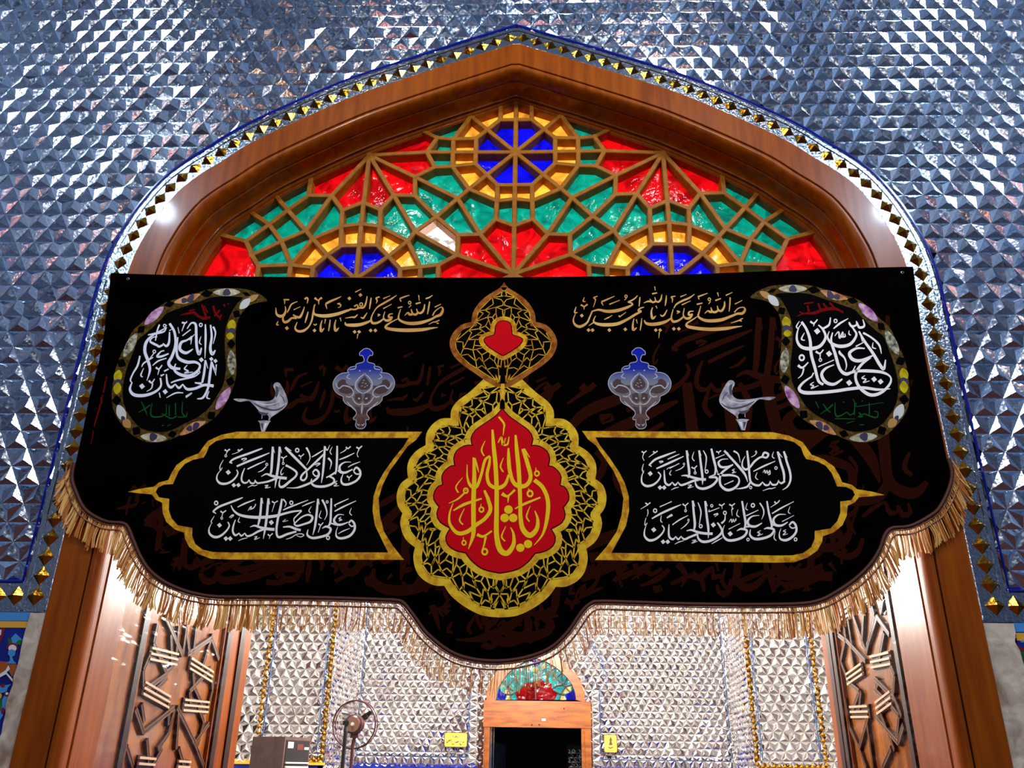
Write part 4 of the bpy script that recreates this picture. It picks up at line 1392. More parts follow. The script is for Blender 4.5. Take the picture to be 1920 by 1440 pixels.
TXT_C2 = '''75,945,6 38,1010,12 52,1032,8|40,1035,6 12,1100,16 22,1160,26 80,1197,32 150,1182,28 220,1122,22 255,1062,18 238,1015,14|330,988,10 305,1060,20 298,1130,24 328,1175,26 370,1152,14|370,1145,10 400,1182,22 440,1150,10|440,1145,10 470,1185,24 530,1170,24 600,1130,26 680,1100,24|505,1077,6 560,1060,22 640,1085,32 730,1100,36 797,1105,36|643,727,24 630,900,28 615,1000,28 598,1062,16|725,732,26 705,950,30 685,1100,26 663,1218,6|645,735,18 660,795,5|727,740,18 742,805,5|D 215,1215,31 267,1215,31 138,1055,31 760,1022,33
|58,892,20 130,835,26 270,780,26 350,750,24 417,722,12|60,890,22 97,915,10|355,838,10 440,795,20 562,748,10|275,815,10 310,880,22 380,930,30 500,955,36 650,960,38 800,945,36 900,920,28 1010,892,24 1125,878,16|1030,1042,14 1120,960,18 1200,930,22 1252,955,28 1230,1010,28 1150,1042,24 1070,1062,24 1030,1042,12|1122,885,16 1060,945,16 1030,985,14 1045,1045,12|900,1077,14 980,1072,24 1050,1098,30 1112,1115,28|1060,1130,24 950,1162,28 865,1197,30 830,1180,26 822,1100,26 838,980,28 868,850,30 887,738,20|900,872,12 1000,830,20 1202,752,8|1130,828,8 1200,797,16 1282,767,6|O 1000,785,20|903,742,20 937,790,14 918,838,5|768,768,20 795,785,14 812,778,12 838,762,14|800,790,12 768,895,5|480,882,5 495,855,10 520,830,14 512,860,10|500,868,8 545,848,14 570,812,10 572,800,14|380,958,6 362,1008,12 387,1022,8|1242,828,5 1210,880,12 1232,907,10|893,1012,6 930,985,14 905,1012,8 962,998,5|O 98,788,22
|1320,737,22 1305,900,28 1285,1060,26 1257,1173,6|1322,745,18 1337,805,5|1370,1092,8 1420,1070,26 1472,1100,28 1440,1162,28 1350,1195,30 1250,1207,30 1192,1170,24 1202,1105,8|1480,732,20 1475,900,26 1465,1030,26 1425,1080,18|1370,748,26 1410,830,22 1427,920,14 1397,992,5|1632,930,6 1560,930,16 1513,990,28 1540,1042,32 1600,1047,26 1682,1018,12|1475,1030,18 1530,1048,20|1688,1030,18 1720,998,24 1757,1040,28 1757,1110,28 1700,1182,30 1600,1212,30 1543,1190,24 1538,1130,12 1557,1075,6|1690,1038,14 1722,1068,18 1760,1058,14|1520,812,12 1580,785,16 1687,737,8|1518,810,18 1532,835,8|1520,888,14 1620,835,20 1777,762,8|1562,1158,6 1620,1125,14 1702,1092,6|1722,848,5 1700,905,12 1727,937,10|1597,955,8 1570,978,12 1600,982,10 1573,1003,10 1615,990,5|1325,1038,18 1352,1053,14 1383,1022,12|1352,1055,12 1322,1143,7|O 1430,775,14|1358,878,5 1335,950,12 1362,972,10|O 1440,1205,20|718,1163,18 742,1180,14 777,1152,12|745,1182,12 735,1218,5|363,1242,5 420,1217,12 472,1208,6|555,1195,6 588,1190,12 560,1225,14 622,1203,5|935,1223,5 1000,1202,12 1060,1165,10 1120,1158,12 1150,1175,12 1110,1195,10 1060,1175,7|150,885,20 178,902,16 217,877,14|180,905,12 165,952,7|O 165,970,13|255,962,8 292,932,16 308,938,12 270,970,7'''
TXT_D1 = '''100,298,6 85,360,12 102,402,10|105,372,5 80,440,14 83,510,22 130,547,28 200,537,26 260,492,20 292,430,16 263,390,16|332,368,10 335,440,20 345,510,24 385,537,24 425,502,8|425,507,10 455,537,22 490,500,8|490,507,10 520,537,24 580,522,24 660,490,26 720,480,20|525,432,8 580,430,22 650,450,28 730,470,30 802,474,30|585,147,22 600,280,26 614,400,28 600,455,16|725,147,22 745,300,26 763,450,26 763,533,6|587,152,18 609,208,5|727,152,18 749,208,5|862,127,22 890,250,28 912,350,26 900,425,18|868,140,14 905,300,10 935,400,10|902,420,14 838,447,16 855,452,18 910,450,26 927,480,26 870,542,28 780,577,30 710,562,26 683,510,16 692,465,6
|1052,243,6 980,250,14 943,285,24 970,332,28 1040,332,22 1107,303,8|1107,308,12 1040,350,22 980,400,26 958,460,26 970,542,28 1040,592,32 1120,572,28 1172,512,22 1162,450,18 1080,425,26 1000,427,26 928,412,16|1008,150,24 1090,240,26 1180,340,28 1242,420,26 1272,503,6|1012,155,20 1055,180,6|1265,150,20 1280,280,26 1290,400,26 1302,490,24 1340,530,26 1400,540,24 1440,500,10|1300,505,18 1270,552,24 1210,572,18 1140,580,6|1437,213,22 1460,172,24 1503,190,24 1482,228,22 1420,222,22 1350,270,24 1300,332,24 1250,362,26 1213,330,20 1213,270,14 1242,213,5|1440,505,10 1470,537,22 1510,532,18 1525,490,8|1525,497,10 1550,532,22 1600,527,20 1620,480,8|1617,492,10 1650,517,22 1690,490,24|1608,160,22 1640,280,26 1677,400,28 1682,485,22|1678,157,22 1710,270,26 1747,390,26 1752,480,24 1720,552,18 1662,592,6|1612,165,16 1662,228,5|1682,165,16 1717,230,5
|163,312,18 230,250,24 340,205,24 462,160,10|162,305,22 190,330,8|245,352,16 340,310,24 450,260,22 552,213,8|370,247,10 430,220,14 503,188,6|390,352,8 502,293,10|365,362,10 372,348,8 450,320,10|1335,383,10 1450,325,20 1582,268,8|910,237,12 1013,193,8|1008,533,10 1112,488,12|80,158,18 103,172,14 133,152,12|105,174,12 90,222,9 107,262,8|208,158,18 230,172,14 258,152,12|228,174,12 158,223,5|640,335,18 668,348,14 702,318,12|675,350,12 685,398,7|O 680,400,13|668,162,5 648,230,12 673,267,10|772,148,10 805,220,16 800,310,12 790,370,8|O 810,385,18|918,158,16 943,168,14 972,148,12|945,170,10 945,193,5|1112,153,20 1165,190,16 1187,283,5|1310,222,6 1350,202,10 1375,170,9|O 1365,162,9|1563,162,5 1548,215,12 1573,237,10|O 1590,345,15|1442,398,6 1462,368,10 1470,402,14 1490,370,8 1497,407,14 1520,370,8 1522,412,14 1500,422,6|1378,395,6 1360,450,12 1388,477,8|275,275,18 315,268,14 318,275,12 283,293,5|D 175,408,30 285,565,28 332,565,28|410,592,5 450,572,12 497,560,6|600,540,6 638,537,12 600,570,14 662,553,5|1440,602,5 1510,577,12 1540,577,12 1587,563,6|O 1305,565,14|1128,353,5 1098,370,12 1122,380,10 1098,402,12 1143,390,5|413,368,5 393,410,12 412,427,9|458,378,5 520,352,12 560,318,9|O 555,300,10'''
TXT_D2 = '''145,810,10 150,850,10 138,893,5|128,905,8 115,960,9 120,990,14 143,962,6|128,995,5 112,1045,14 112,1110,22 160,1157,30 230,1147,26 300,1092,20 332,1032,16 308,990,14|387,978,10 383,1050,20 390,1120,24 430,1147,24 465,1112,8|465,1117,10 490,1147,22 525,1110,8|525,1117,10 560,1147,24 620,1122,24 700,1090,26|583,1052,8 640,1043,22 720,1070,30 800,1082,30 877,1084,30|653,712,22 665,850,26 677,980,28 663,1055,16|793,717,22 810,880,26 829,1030,26 828,1135,5|656,718,18 679,778,5|796,722,18 820,775,5
|1018,868,10 1013,930,18 975,968,22|D 885,985,31|930,960,18 960,1000,22 982,1060,24 930,1122,26 840,1167,30 760,1172,30 713,1130,22 710,1055,8|865,1198,6 920,1167,14 988,1128,8|1208,717,20 1230,850,26 1247,970,26 1230,1035,18|1150,1052,8 1200,1030,24 1262,1050,26 1230,1112,28 1140,1152,30 1050,1157,30 998,1110,22 993,1040,12 1012,987,5|D 1075,1085,31|1402,878,6 1320,890,16 1273,940,26 1290,992,30 1360,1002,26 1433,963,10|1235,1010,16 1290,1003,20|1488,717,18 1510,850,24 1542,980,26 1535,1025,18|1455,1032,8 1500,1020,24 1567,1040,26 1530,1102,28 1440,1137,30 1350,1142,30 1298,1100,22 1303,1035,8|1702,868,6 1620,870,16 1563,920,26 1580,982,30 1650,992,26 1723,953,10|1540,985,16 1590,990,18|1738,990,16 1775,953,24 1812,990,26 1817,1060,26 1770,1122,28 1700,1157,30 1638,1140,22 1628,1080,12 1647,1025,5|1740,998,12 1775,1022,16 1815,1008,12
|193,915,14 300,855,24 420,800,22 522,757,8|283,782,12 417,722,10|425,983,10 510,925,16 602,878,6|425,985,12 440,975,8|518,1032,5 570,992,12 610,947,9|O 605,930,10|832,838,12 952,793,8|832,838,10 840,812,6|1058,1033,10 1187,968,8|1253,883,14 1392,818,8|1545,858,14 1650,795,18 1792,722,6|1658,948,10 1792,878,6|120,738,18 148,753,14 178,733,12|150,758,12 68,807,5|O 230,825,20|540,748,18 568,767,14 603,738,12|570,768,12 575,812,7|O 573,827,12|712,732,10 745,830,16 737,920,12 725,980,8|O 743,1000,18|O 867,770,14|950,753,18 978,767,14 1013,743,12|980,768,12 985,807,5|O 1015,850,18|888,872,14 932,858,16 938,865,12 900,893,5|1065,753,18 1093,767,14 1128,743,12|1095,770,12 1100,815,8|1112,800,12 1092,815,10 1098,883,5|1062,955,6 1085,920,10 1095,957,12 1110,920,8 1120,952,10 1140,913,7 1138,940,10|1163,812,5 1148,870,12 1178,897,9|1268,737,5 1250,800,10 1273,817,9|O 1330,765,20|1407,738,16 1445,800,16 1452,860,14 1428,923,4|1572,723,18 1598,742,14 1632,708,12|1595,745,12 1528,788,5|1748,777,5 1728,840,10 1753,857,8|O 1275,1150,15|O 1810,1148,17|1583,1057,5 1568,1130,12 1593,1162,9|1703,1037,5 1673,1055,12 1700,1065,10 1670,1097,12 1723,1085,5|1420,1047,5 1383,1070,12 1410,1080,10 1385,1107,12 1443,1085,5|D 215,1040,31 320,1175,28 372,1175,28|363,907,16 415,870,18 425,878,12 378,903,6|300,877,6 293,940,12 313,957,7|450,1203,5 500,1177,12 553,1163,6|645,1160,6 688,1157,12 645,1190,14 708,1168,5'''
TXT_E = '''905,368,14 915,470,20 903,570,24 920,622,28 947,588,12|928,383,18 948,440,14 928,533,5|860,362,12 862,480,20 856,660,6|700,402,8 738,352,14 775,365,22 780,450,24 785,560,24 805,622,26 827,568,12|822,468,5 808,520,12 827,540,6|O 820,368,14|742,468,10 700,500,16 650,522,24 638,580,28 690,612,26 752,578,8|660,463,10 732,408,10|740,465,14 738,500,10 733,538,5|720,500,12 765,450,6|548,355,22 590,430,22 600,540,24 570,640,26 540,700,28 572,742,30 642,750,20|620,475,12 610,600,20 630,660,28 700,692,30 770,692,24 812,720,20 790,772,24 720,812,30 640,800,28 590,760,20 602,705,8|520,392,10 400,460,16 345,520,26 333,600,28 360,680,28 377,760,22 350,855,5|548,430,12 543,520,20 520,552,22 490,530,12|490,542,16 455,557,20 432,540,12|450,550,18 410,532,22 378,510,16 402,478,10 440,470,12|360,455,10 440,440,20 500,425,14 522,388,8|460,365,14 440,420,14 425,505,10|520,368,14 512,385,8|O 505,375,12|545,418,8 575,402,5|540,618,12 480,642,20 440,642,20 470,602,12 502,592,10|400,722,8 450,682,14 522,658,8
|290,637,14 270,720,18 230,790,14 207,848,14 222,872,8|222,868,10 203,930,22 240,977,30 330,982,28 420,952,22 472,900,18 468,830,16|470,812,18 502,798,8|520,797,12 530,880,20 560,912,24 600,882,10|600,887,10 630,917,22 665,882,8|665,887,10 700,927,24 770,922,24 850,892,24 932,900,28|768,872,12 830,880,24|860,675,14 850,780,22 832,872,18|915,687,16 900,800,24 882,920,20 840,1000,20 788,1012,8|862,680,14 882,748,5|917,692,14 947,762,5|560,872,12 620,850,16 750,822,14 800,795,9|O 800,778,13|D 308,903,27 510,950,25 825,672,23 912,665,20 948,682,20|703,718,6 678,750,14 710,770,12 680,787,14 752,778,5|428,738,18 455,752,14 483,718,10|457,758,12 445,803,5|368,853,20 392,872,14 418,838,8|400,875,14 390,920,10 348,948,5|500,772,14 540,752,12|520,1003,5 600,962,14 667,960,8|688,990,8 740,962,14 690,1000,12|458,958,10 467,1002,8|893,945,6 873,1000,14 902,1012,7|655,348,18 690,350,12 698,335,8|680,355,12 655,423,6|620,388,6 632,442,8|322,745,5 298,805,14 315,822,8|305,735,6 325,700,14 405,650,10|O 415,600,13|410,618,9 358,683,7|915,700,14 950,800,5|955,712,12 950,810,4'''
TXT_F = '''902,455,14 950,540,22 1020,640,26 1080,740,28 1112,772,24 1127,695,10|938,468,18 1010,510,16 1072,570,18 1092,645,5|910,462,12 932,545,6|952,600,10 880,600,20 823,640,26 850,692,30 920,702,28 1022,658,12|1002,678,12 930,730,22 880,800,24 878,870,24 920,942,28 1000,992,30 1090,972,26 1162,900,20 1167,840,14 1100,802,24 990,790,28 880,792,24 800,812,22 758,790,16|680,465,10 668,540,20 700,640,26 740,770,26 790,817,26 842,800,14 872,748,8|818,378,14 840,412,20 880,402,14 880,368,8|885,377,12 905,422,22 947,410,18 935,355,7|818,390,12 860,440,16 880,490,20 830,562,26 750,582,30 680,562,26 638,510,16 652,455,5|688,433,10 740,390,18 812,347,6|698,495,6 730,460,12 740,512,16 765,460,8 768,495,14|750,502,14 785,500,12 783,475,7|820,448,5 818,478,12 835,488,8|O 705,368,14|662,338,8 650,400,18 600,432,18|560,402,10 600,442,20 620,510,22 570,582,28 480,602,32 410,582,26 378,520,20 390,435,10 422,388,5|D 550,455,29|418,375,22 460,440,22 490,530,26 500,650,26 530,760,26 560,872,24 602,905,22|692,738,8 620,770,20 588,820,26 620,882,30 690,902,26 762,858,14|502,838,12 430,890,20 398,940,26 440,972,32 560,972,30 700,960,28 820,942,28 940,932,26 1060,947,22 1168,940,5|520,805,12 500,845,10|738,618,10 742,640,22 780,680,16 797,740,12 788,785,4|D 1030,860,26 1085,880,26 820,890,28 650,645,28|492,372,18 522,388,14 553,355,10|525,390,12 520,413,5|442,468,6 418,520,14 447,532,7|400,370,5 375,415,12 395,440,7|538,625,20 572,642,14 603,610,10|575,648,12 575,692,7|O 577,697,12|558,755,10 692,697,8|O 420,678,22|388,742,24 425,762,18 475,717,10|437,768,14 422,820,12 388,853,5|523,883,5 493,905,12 520,915,10 500,937,12 562,913,5|953,828,5 928,850,12 962,860,10 940,887,12 993,873,5|1022,548,5 1018,590,12 1047,602,7|875,583,12 942,548,7'''
TXT_G = '''465,160,18 475,300,34 490,450,38 500,650,38 500,850,40 500,1050,44 530,1172,50 590,1202,46 642,1130,36 642,1040,22 618,985,8|660,205,18 670,330,34 685,480,38 695,650,36 700,800,34 702,900,36 722,1000,44 780,1052,48 837,1000,38 847,920,26 823,845,8|722,322,30 762,450,36 787,560,34 752,627,36 690,637,40 640,600,34 610,500,34 602,400,30 600,315,14|602,540,18 572,620,30 510,652,36 440,622,30 420,540,28 438,450,24 445,385,14|445,382,18 402,420,24 370,540,24 330,642,28 280,632,28 253,560,16 252,455,6|305,395,16 312,550,36 305,750,40 305,950,40 302,1050,34 262,1168,6|312,402,24 332,460,18 350,523,5|397,672,20 432,760,32 447,840,34 400,912,32 330,962,34 250,1022,36 170,1032,34 108,960,24 103,870,16 133,780,6|400,688,22 442,742,6|818,585,36 890,650,36 932,760,36 927,900,34 890,1040,20 817,1135,5|655,828,10 740,785,22 870,732,14|135,843,10 230,790,26 375,742,14|732,325,20 780,395,6|C 600,835,36 568,905,36 640,905,36 700,1157,35 765,1125,35|518,52,18 562,110,18 560,160,12 555,210,5|512,272,8 540,225,16 552,287,18 577,230,10 560,285,18 592,282,16 605,220,7|403,255,5 373,330,14 395,383,12|558,398,5 533,470,14 557,518,12|545,700,34 582,722,22 610,710,18 655,668,20|600,718,20 595,778,5|O 840,530,20|832,505,10 830,480,5|O 782,700,24|770,672,10 772,655,5|213,565,5 158,640,12 177,692,14|O 240,675,20|C 240,672,6|232,692,16 170,747,14 97,782,5|O 372,835,20|365,812,8 370,785,5|228,825,5 188,920,14 217,962,12|783,805,5 753,890,14 777,937,12|578,975,5 543,1060,14 572,1102,12|O 225,1115,18|218,1092,8 220,1065,5|335,1045,28 378,1062,24 410,1050,18 460,1015,16|408,1062,22 395,1130,14 378,1180,12|O 400,1190,24'''
# the same hands of script, much larger, woven faintly into the ground
def faint(data, x0, y0, sc, wk):
    for item in data.replace('\n', ' ').split('|'):
        it = item.split()
        if not it or it[0] in 'DCO':
            continue
        pts = []
        lw = 12.0
        for t in it:
            v = [float(q) for q in t.split(',')]
            if len(v) > 2:
                lw = v[2]
            pts.append((x0 + v[0] / sc, y0 + v[1] / sc, lw * wk / sc))
        if all(in_poly(p[0], p[1], INP) for p in pts):
            ribbon(BGMB, pts, 0, 0.35 + rb.random() * 0.3, 1, 6)


for data, x0, y0, sc, wk in ((TXT_C1, 160, 850, 2.3, 1.5), (TXT_D2, 430, 830, 2.0, 1.6), (TXT_C2, 520, 950, 2.1, 1.7), (TXT_D1, 980, 640, 1.9, 1.6), (TXT_F, 1380, 820, 2.9, 1.5), (TXT_D1, 960, 900, 1.9, 1.7), (TXT_B, 1000, 1020, 2.6, 1.7), (TXT_A, 180, 990, 2.6, 1.7),
                             (TXT_C2, 860, 720, 2.2, 1.4), (TXT_C1, 1180, 560, 3.2, 1.3), (TXT_G, 690, 980, 2.6, 1.4), (TXT_E, 130, 840, 4.0, 1.5), (TXT_A, 480, 640, 3.2, 1.3), (TXT_G, 1430, 840, 3.2, 1.2), (TXT_D2, 150, 870, 2.6, 2.0), (TXT_C1, 560, 1010, 3.2, 2.0), (TXT_C2, 640, 1080, 3.4, 2.0), (TXT_D1, 1130, 1010, 2.9, 2.0), (TXT_C2, 1380, 830, 4.4, 2.2), (TXT_F, 700, 1010, 3.0, 1.8), (TXT_C2, 150, 780, 4.2, 1.6)):
    faint(data, x0, y0, sc, wk)
BGMB.build('faint_background_script', MAR, ban)
strokes(TXT_A, 500, 530, 5.3333, 2, 'inscription', SAND, 'sand-gold cursive line at the top left')
strokes(TXT_B, 1060, 520, 5.3333, 2, 'inscription', SAND, 'sand-gold cursive line at the top right')

# cartouches (left one drafted, right one its mirror image about the banner's axis)
AXP = ((944, 530), (934, 1237))


def mirx(p3, t=-0.031, dz=0.006):
    """mirror a banner point about the banner's vertical axis"""
    return Vector((2 * t - p3.x, p3.y, p3.z + dz))


CO = [(791.7, 809.4), (443.9, 809.4), (414.7, 815.3), (389.4, 827), (377.8, 842.5), (372, 850.3), (350.6, 858), (331, 871.7), (321.4, 887.2), (315.6, 899.9), (298, 904.7), (288.3, 912.5), (262, 916.5), (239.7, 922.2), (262, 925), (284.4, 927), (292.2, 936.8), (303.9, 942.6),
      (304.9, 961), (311.7, 978.6), (327.2, 992.2), (345.7, 999), (346.7, 1009.7), (354.4, 1025.3), (372, 1038.9), (395.3, 1047.6), (430, 1049), (757.6, 1049.6), (737.2, 1024.3), (719.7, 996), (712, 965), (710, 933.9), (717.8, 908.6), (730.4, 883.3), (748.9, 858), (764.4, 836.7), (780, 825)]
CI = [(766.4, 821), (424.4, 822), (405, 827), (392, 836.7), (386.5, 850.3), (381.7, 858), (362.2, 862), (346.7, 869.7), (335, 883.3), (328.2, 898.9), (324.3, 907.6), (307.8, 908.6), (296, 914.4), (292.2, 922.2), (298, 932), (317.5, 934.9), (316.5, 955.3), (321.4, 970.8), (333, 984.4), (360.7, 989.3),
      (360.3, 1003.9), (366, 1019.4), (379.7, 1030), (399, 1034.6), (430, 1035.4), (727.5, 1035.4), (713.9, 1007.8), (703, 985), (698.5, 957), (700.3, 930), (708, 906.7), (719.7, 885.3), (739.2, 858), (756.7, 836.7)]
for mir_, lab in ((False, 'left gold-edged black cartouche'), (True, 'right gold-edged black cartouche')):
    mb = MB()
    g = (lambda p: mirx(p)) if mir_ else (lambda p: p)
    mb.poly([g(bp(x, y, 1.0)) for x, y in CO], 0)
    mb.poly([g(bp(x, y, 1.8)) for x, y in CI], 1)
    o = mb.build('cartouche', [GOLDP, BLKP], ban)
    o['label'] = lab
strokes(TXT_C1, 390, 820, 6.4, 2.8, 'inscription', WHT, 'white script, upper line of the left cartouche')
strokes(TXT_C2, 390, 820, 6.4, 2.8, 'inscription', WHT, 'white script, lower line of the left cartouche')
strokes(TXT_D1, 1190, 820, 6.0, 2.8, 'inscription', WHT, 'white script, upper line of the right cartouche')
strokes(TXT_D2, 1190, 820, 6.0, 2.8, 'inscription', WHT, 'white script, lower line of the right cartouche')

# paisleys (right one drafted)
PO = [(-14, 168), (60, 110), (180, 70), (350, 60), (500, 70), (640, 110), (780, 150), (900, 190), (1000, 270), (1080, 350), (1160, 420), (1220, 540), (1290, 700), (1320, 850), (1330, 980), (1310, 1110), (1230, 1240), (1100, 1350), (950, 1395), (800, 1370), (650, 1300), (500, 1240), (400, 1170), (330, 1080), (270, 960), (240, 860), (230, 740), (245, 600), (250, 450), (235, 340), (200, 270), (140, 210), (60, 185)]
PI_ = [(200, 142), (350, 130), (480, 140), (600, 180), (720, 220), (860, 270), (900, 310), (980, 390), (1060, 460), (1110, 500), (1150, 600), (1200, 740), (1230, 880), (1230, 1000), (1200, 1100), (1130, 1200), (1050, 1270), (920, 1300), (800, 1290), (680, 1230), (560, 1170), (460, 1090), (390, 980), (340, 880), (325, 740), (340, 600), (345, 450), (330, 360), (290, 260), (240, 180)]
C_BASE = noise_col(mat('olive_border_print', rough=0.7, spec=0.02), (0.035, 0.02, 0.003), (0.12, 0.072, 0.015), 60.0)
PC = {'k': BLKP, 'c': noise_col(mat('cream_print', rough=0.7, spec=0.02), (0.30, 0.26, 0.16), (0.62, 0.58, 0.42), 40.0), 'n': mat('navy_print', (0.02, 0.01, 0.05), 0.7), 'y': noise_col(mat('yellow_print', rough=0.7, spec=0.02), (0.35, 0.26, 0.01), (0.62, 0.50, 0.01), 25.0),
      'o': noise_col(mat('orange_print', rough=0.7, spec=0.02), (0.40, 0.13, 0.04), (0.68, 0.34, 0.16), 30.0), 'p': noise_col(mat('pink_print', rough=0.7, spec=0.02), (0.25, 0.05, 0.22), (0.72, 0.45, 0.62), 30.0), 'w': mat('pale_print', (0.58, 0.60, 0.56), 0.7), 'e': noise_col(mat('sage_print', rough=0.7, spec=0.02), (0.05, 0.04, 0.03), (0.55, 0.55, 0.38), 45.0), 'a': mat('amber_print', (0.42, 0.22, 0.04), 0.7)}
PM = [C_BASE, BLKP] + [PC[k] for k in 'kcnyopwea']
PK = {k: i + 2 for i, k in enumerate('kcnyopwea')}
# x, y, half length, half width, angle, colours
CELLS = [(345, 96, 120, 33, 0, 'c'), (345, 98, 34, 30, 20, 'n'), (520, 106, 46, 28, 8, 'k'), (690, 152, 118, 33, 17, 'o'), (660, 148, 42, 26, 60, 'n'), (715, 165, 30, 22, 10, 'n'), (848, 196, 40, 24, 12, 'k'), (980, 295, 112, 38, 43, 'p'), (1090, 414, 36, 28, 45, 'k'),
         (1182, 550, 118, 40, 62, 'e'), (1255, 706, 34, 40, 65, 'k'), (1282, 820, 56, 38, 78, 'y'), (1282, 872, 26, 36, 85, 'n'), (1282, 925, 52, 36, 85, 'y'), (1284, 1030, 38, 36, 95, 'k'), (1238, 1140, 78, 42, 115, 'w'), (1185, 1228, 50, 36, 130, 'a'), (1222, 1185, 18, 20, 0, 'n'),
         (1096, 1292, 36, 36, 150, 'k'), (940, 1350, 118, 38, 175, 'c'), (945, 1345, 36, 34, 60, 'n'), (775, 1320, 36, 28, 195, 'k'), (600, 1262, 124, 36, 208, 'o'), (570, 1250, 40, 26, 240, 'n'), (625, 1270, 26, 24, 200, 'n'), (436, 1156, 36, 34, 220, 'k'), (338, 1010, 112, 40, 238, 'p'), (280, 862, 36, 34, 255, 'k'),
         (276, 700, 108, 38, 275, 'e'), (286, 540, 36, 32, 270, 'k'), (290, 380, 50, 38, 80, 'y'), (292, 428, 24, 36, 85, 'n'), (300, 472, 30, 34, 85, 'y'), (250, 282, 30, 32, 60, 'k'), (180, 195, 62, 34, 45, 'w'), (118, 150, 60, 26, 30, 'a'), (170, 112, 34, 14, -20, 'k')]
for mir_, lab in ((False, 'right paisley border'), (True, 'left paisley border')):
    g = (lambda p: mirx(p, -0.022, -0.013)) if mir_ else (lambda p: p)
    mb = MB()
    f = lambda x, y, l: g(bp(1410 + x / 4.5, 520 + y / 4.5, l))
    mb.poly([f(*p[:2], 1.0) for p in spline(PO, 20, True)], 0)
    for j, (cx, cy, a, b, ang, k) in enumerate(CELLS):
        ca_, sa_ = math.cos(math.radians(ang)), math.sin(math.radians(ang))
        pts = []
        for i in range(24):
            t = 2 * math.pi * i / 24
            rr = 1 + (0.12 * math.cos(4 * t) if k == 'k' else (0.10 * math.sin(3 * t + j) if k in 'no' else 0))
            u, v = a * rr * math.cos(t), b * rr * math.sin(t)
            if k not in 'kn':
                v *= (1 - 0.35 * abs(math.cos(t)) ** 2)
            pts.append(f(cx + u * ca_ - v * sa_, cy + u * sa_ + v * ca_, 1.4 + 0.05 * (j % 7)))
        mb.poly(pts, PK[k])
    mb.poly([f(*p[:2], 1.9) for p in spline(PI_, 20, True)], 1)
    o = mb.build('paisley', PM, ban)
    o['label'] = lab
strokes(TXT_E, 200, 530, 4.6467, 2.8, 'inscription', WHB, 'white script inside the left paisley')
strokes(TXT_F, 1410, 520, 4.5, 2.8, 'inscription', WHT, 'white script inside the right paisley')
strokes('''640,282,5 700,270,18 760,262,24 800,292,22 850,312,26 902,300,18|828,188,14 850,250,20 872,315,18|848,200,14 880,260,12|928,200,18 945,260,20 992,312,18|985,238,16 940,292,18|1020,188,22 1030,210,10|1055,185,18 1065,182,12|1000,275,14 985,325,12|720,245,14 765,235,14''', 200, 530, 4.6467, 2.6, 'inscription', DRED, 'dark red script at the top of the left paisley')
strokes('''378,330,5 440,305,14 520,302,26 600,275,28 700,265,26 772,298,14|468,238,16 480,290,20|558,218,16 582,282,18|600,220,16 642,272,20|655,212,16 702,268,20|438,222,14 520,212,12|400,290,12 440,312,14''', 1410, 520, 4.5, 2.6, 'inscription', DRED, 'dark red script at the top of the right paisley')
strokes('''300,1035,6 328,1090,12 352,1152,6|380,1065,12 330,1100,10 275,1132,5|397,1048,6 383,1130,10 400,1167,14 470,1167,12 522,1140,7|520,1060,5 520,1152,7|545,1068,8 545,1162,9|480,1140,8 560,1182,12 612,1160,9|600,1048,10 600,1152,9|662,1038,7 658,1130,10 690,1167,12 702,1128,6|620,1172,9 685,1170,9|480,1245,8 500,1242,8|530,1248,8 560,1235,6''', 200, 530, 4.6467, 2.6, 'inscription', GRN, 'dark green script at the foot of the left paisley')
strokes('''600,1068,7 630,1110,12 662,1142,7|682,1072,14 640,1110,10 578,1152,5|702,1058,7 700,1130,10 715,1172,13 760,1162,10|760,1162,10 800,1140,8 830,1162,10 862,1140,8|850,1028,8 866,1060,8 862,1162,10|882,1060,8 870,1092,6|900,1140,10 930,1172,12 897,1175,9 950,1150,8|990,1058,8 990,1162,10|950,1152,10 1000,1172,12 1052,1182,12 1062,1140,8 1030,1130,8|878,1092,6 1112,1055,5|700,1192,8 872,1195,6|797,1232,8 862,1213,5|905,1243,6 945,1245,8|538,1048,10 562,1102,7|765,1050,8 780,1055,8|925,1045,8 935,1040,10''', 1410, 520, 4.5, 2.6, 'inscription', GRN, 'dark green script at the foot of the right paisley')
strokes('1120,690,22 1110,740,10 1095,800,26 1085,860,20 1070,930,26|1065,960,12 1040,1020,26 1045,1070,22 1020,1120,26 1010,1180,22 985,1240,24 970,1300,20 950,1370,20 935,1440,16|920,1500,14 905,1600,12 880,1700,10', 60, 620, 8.0, 2.0, 'inscription', DRED, 'thin red script running down the left edge')

# pigeons on their little pedestals and the two lamp-shaped ornaments
BIRD = [(100, 610), (180, 607), (260, 615), (330, 628), (440, 635), (500, 625), (535, 595), (545, 560), (540, 515), (525, 490), (522, 462), (535, 443), (560, 434), (585, 440), (605, 465), (640, 530), (668, 600), (672, 655), (640, 705), (575, 755), (512, 795), (492, 815), (484, 835), (470, 832), (472, 795), (440, 765), (410, 770), (405, 820), (396, 822), (398, 775), (360, 725), (310, 670), (260, 632), (160, 640)]
SILV = noise_col(mat('silver_bird_print', rough=0.7, spec=0.02), (0.22, 0.20, 0.24), (0.58, 0.56, 0.60), 22.0, (1, 1, 1), 6, 0.36, 0.62)
SILD = mat('shade_bird_print', (0.05, 0.04, 0.06), 0.7)
LAMP = mat('lamp_ornament_print', rough=0.7, spec=0.02)
tc = nd(LAMP, 'ShaderNodeTexCoord')
sp = nd(LAMP, 'ShaderNodeSeparateXYZ')
mr = nd(LAMP, 'ShaderNodeMapRange')
za_, zb_ = bp(690, 655).z, bp(690, 805).z
mr.inputs[1].default_value = za_
mr.inputs[2].default_value = zb_
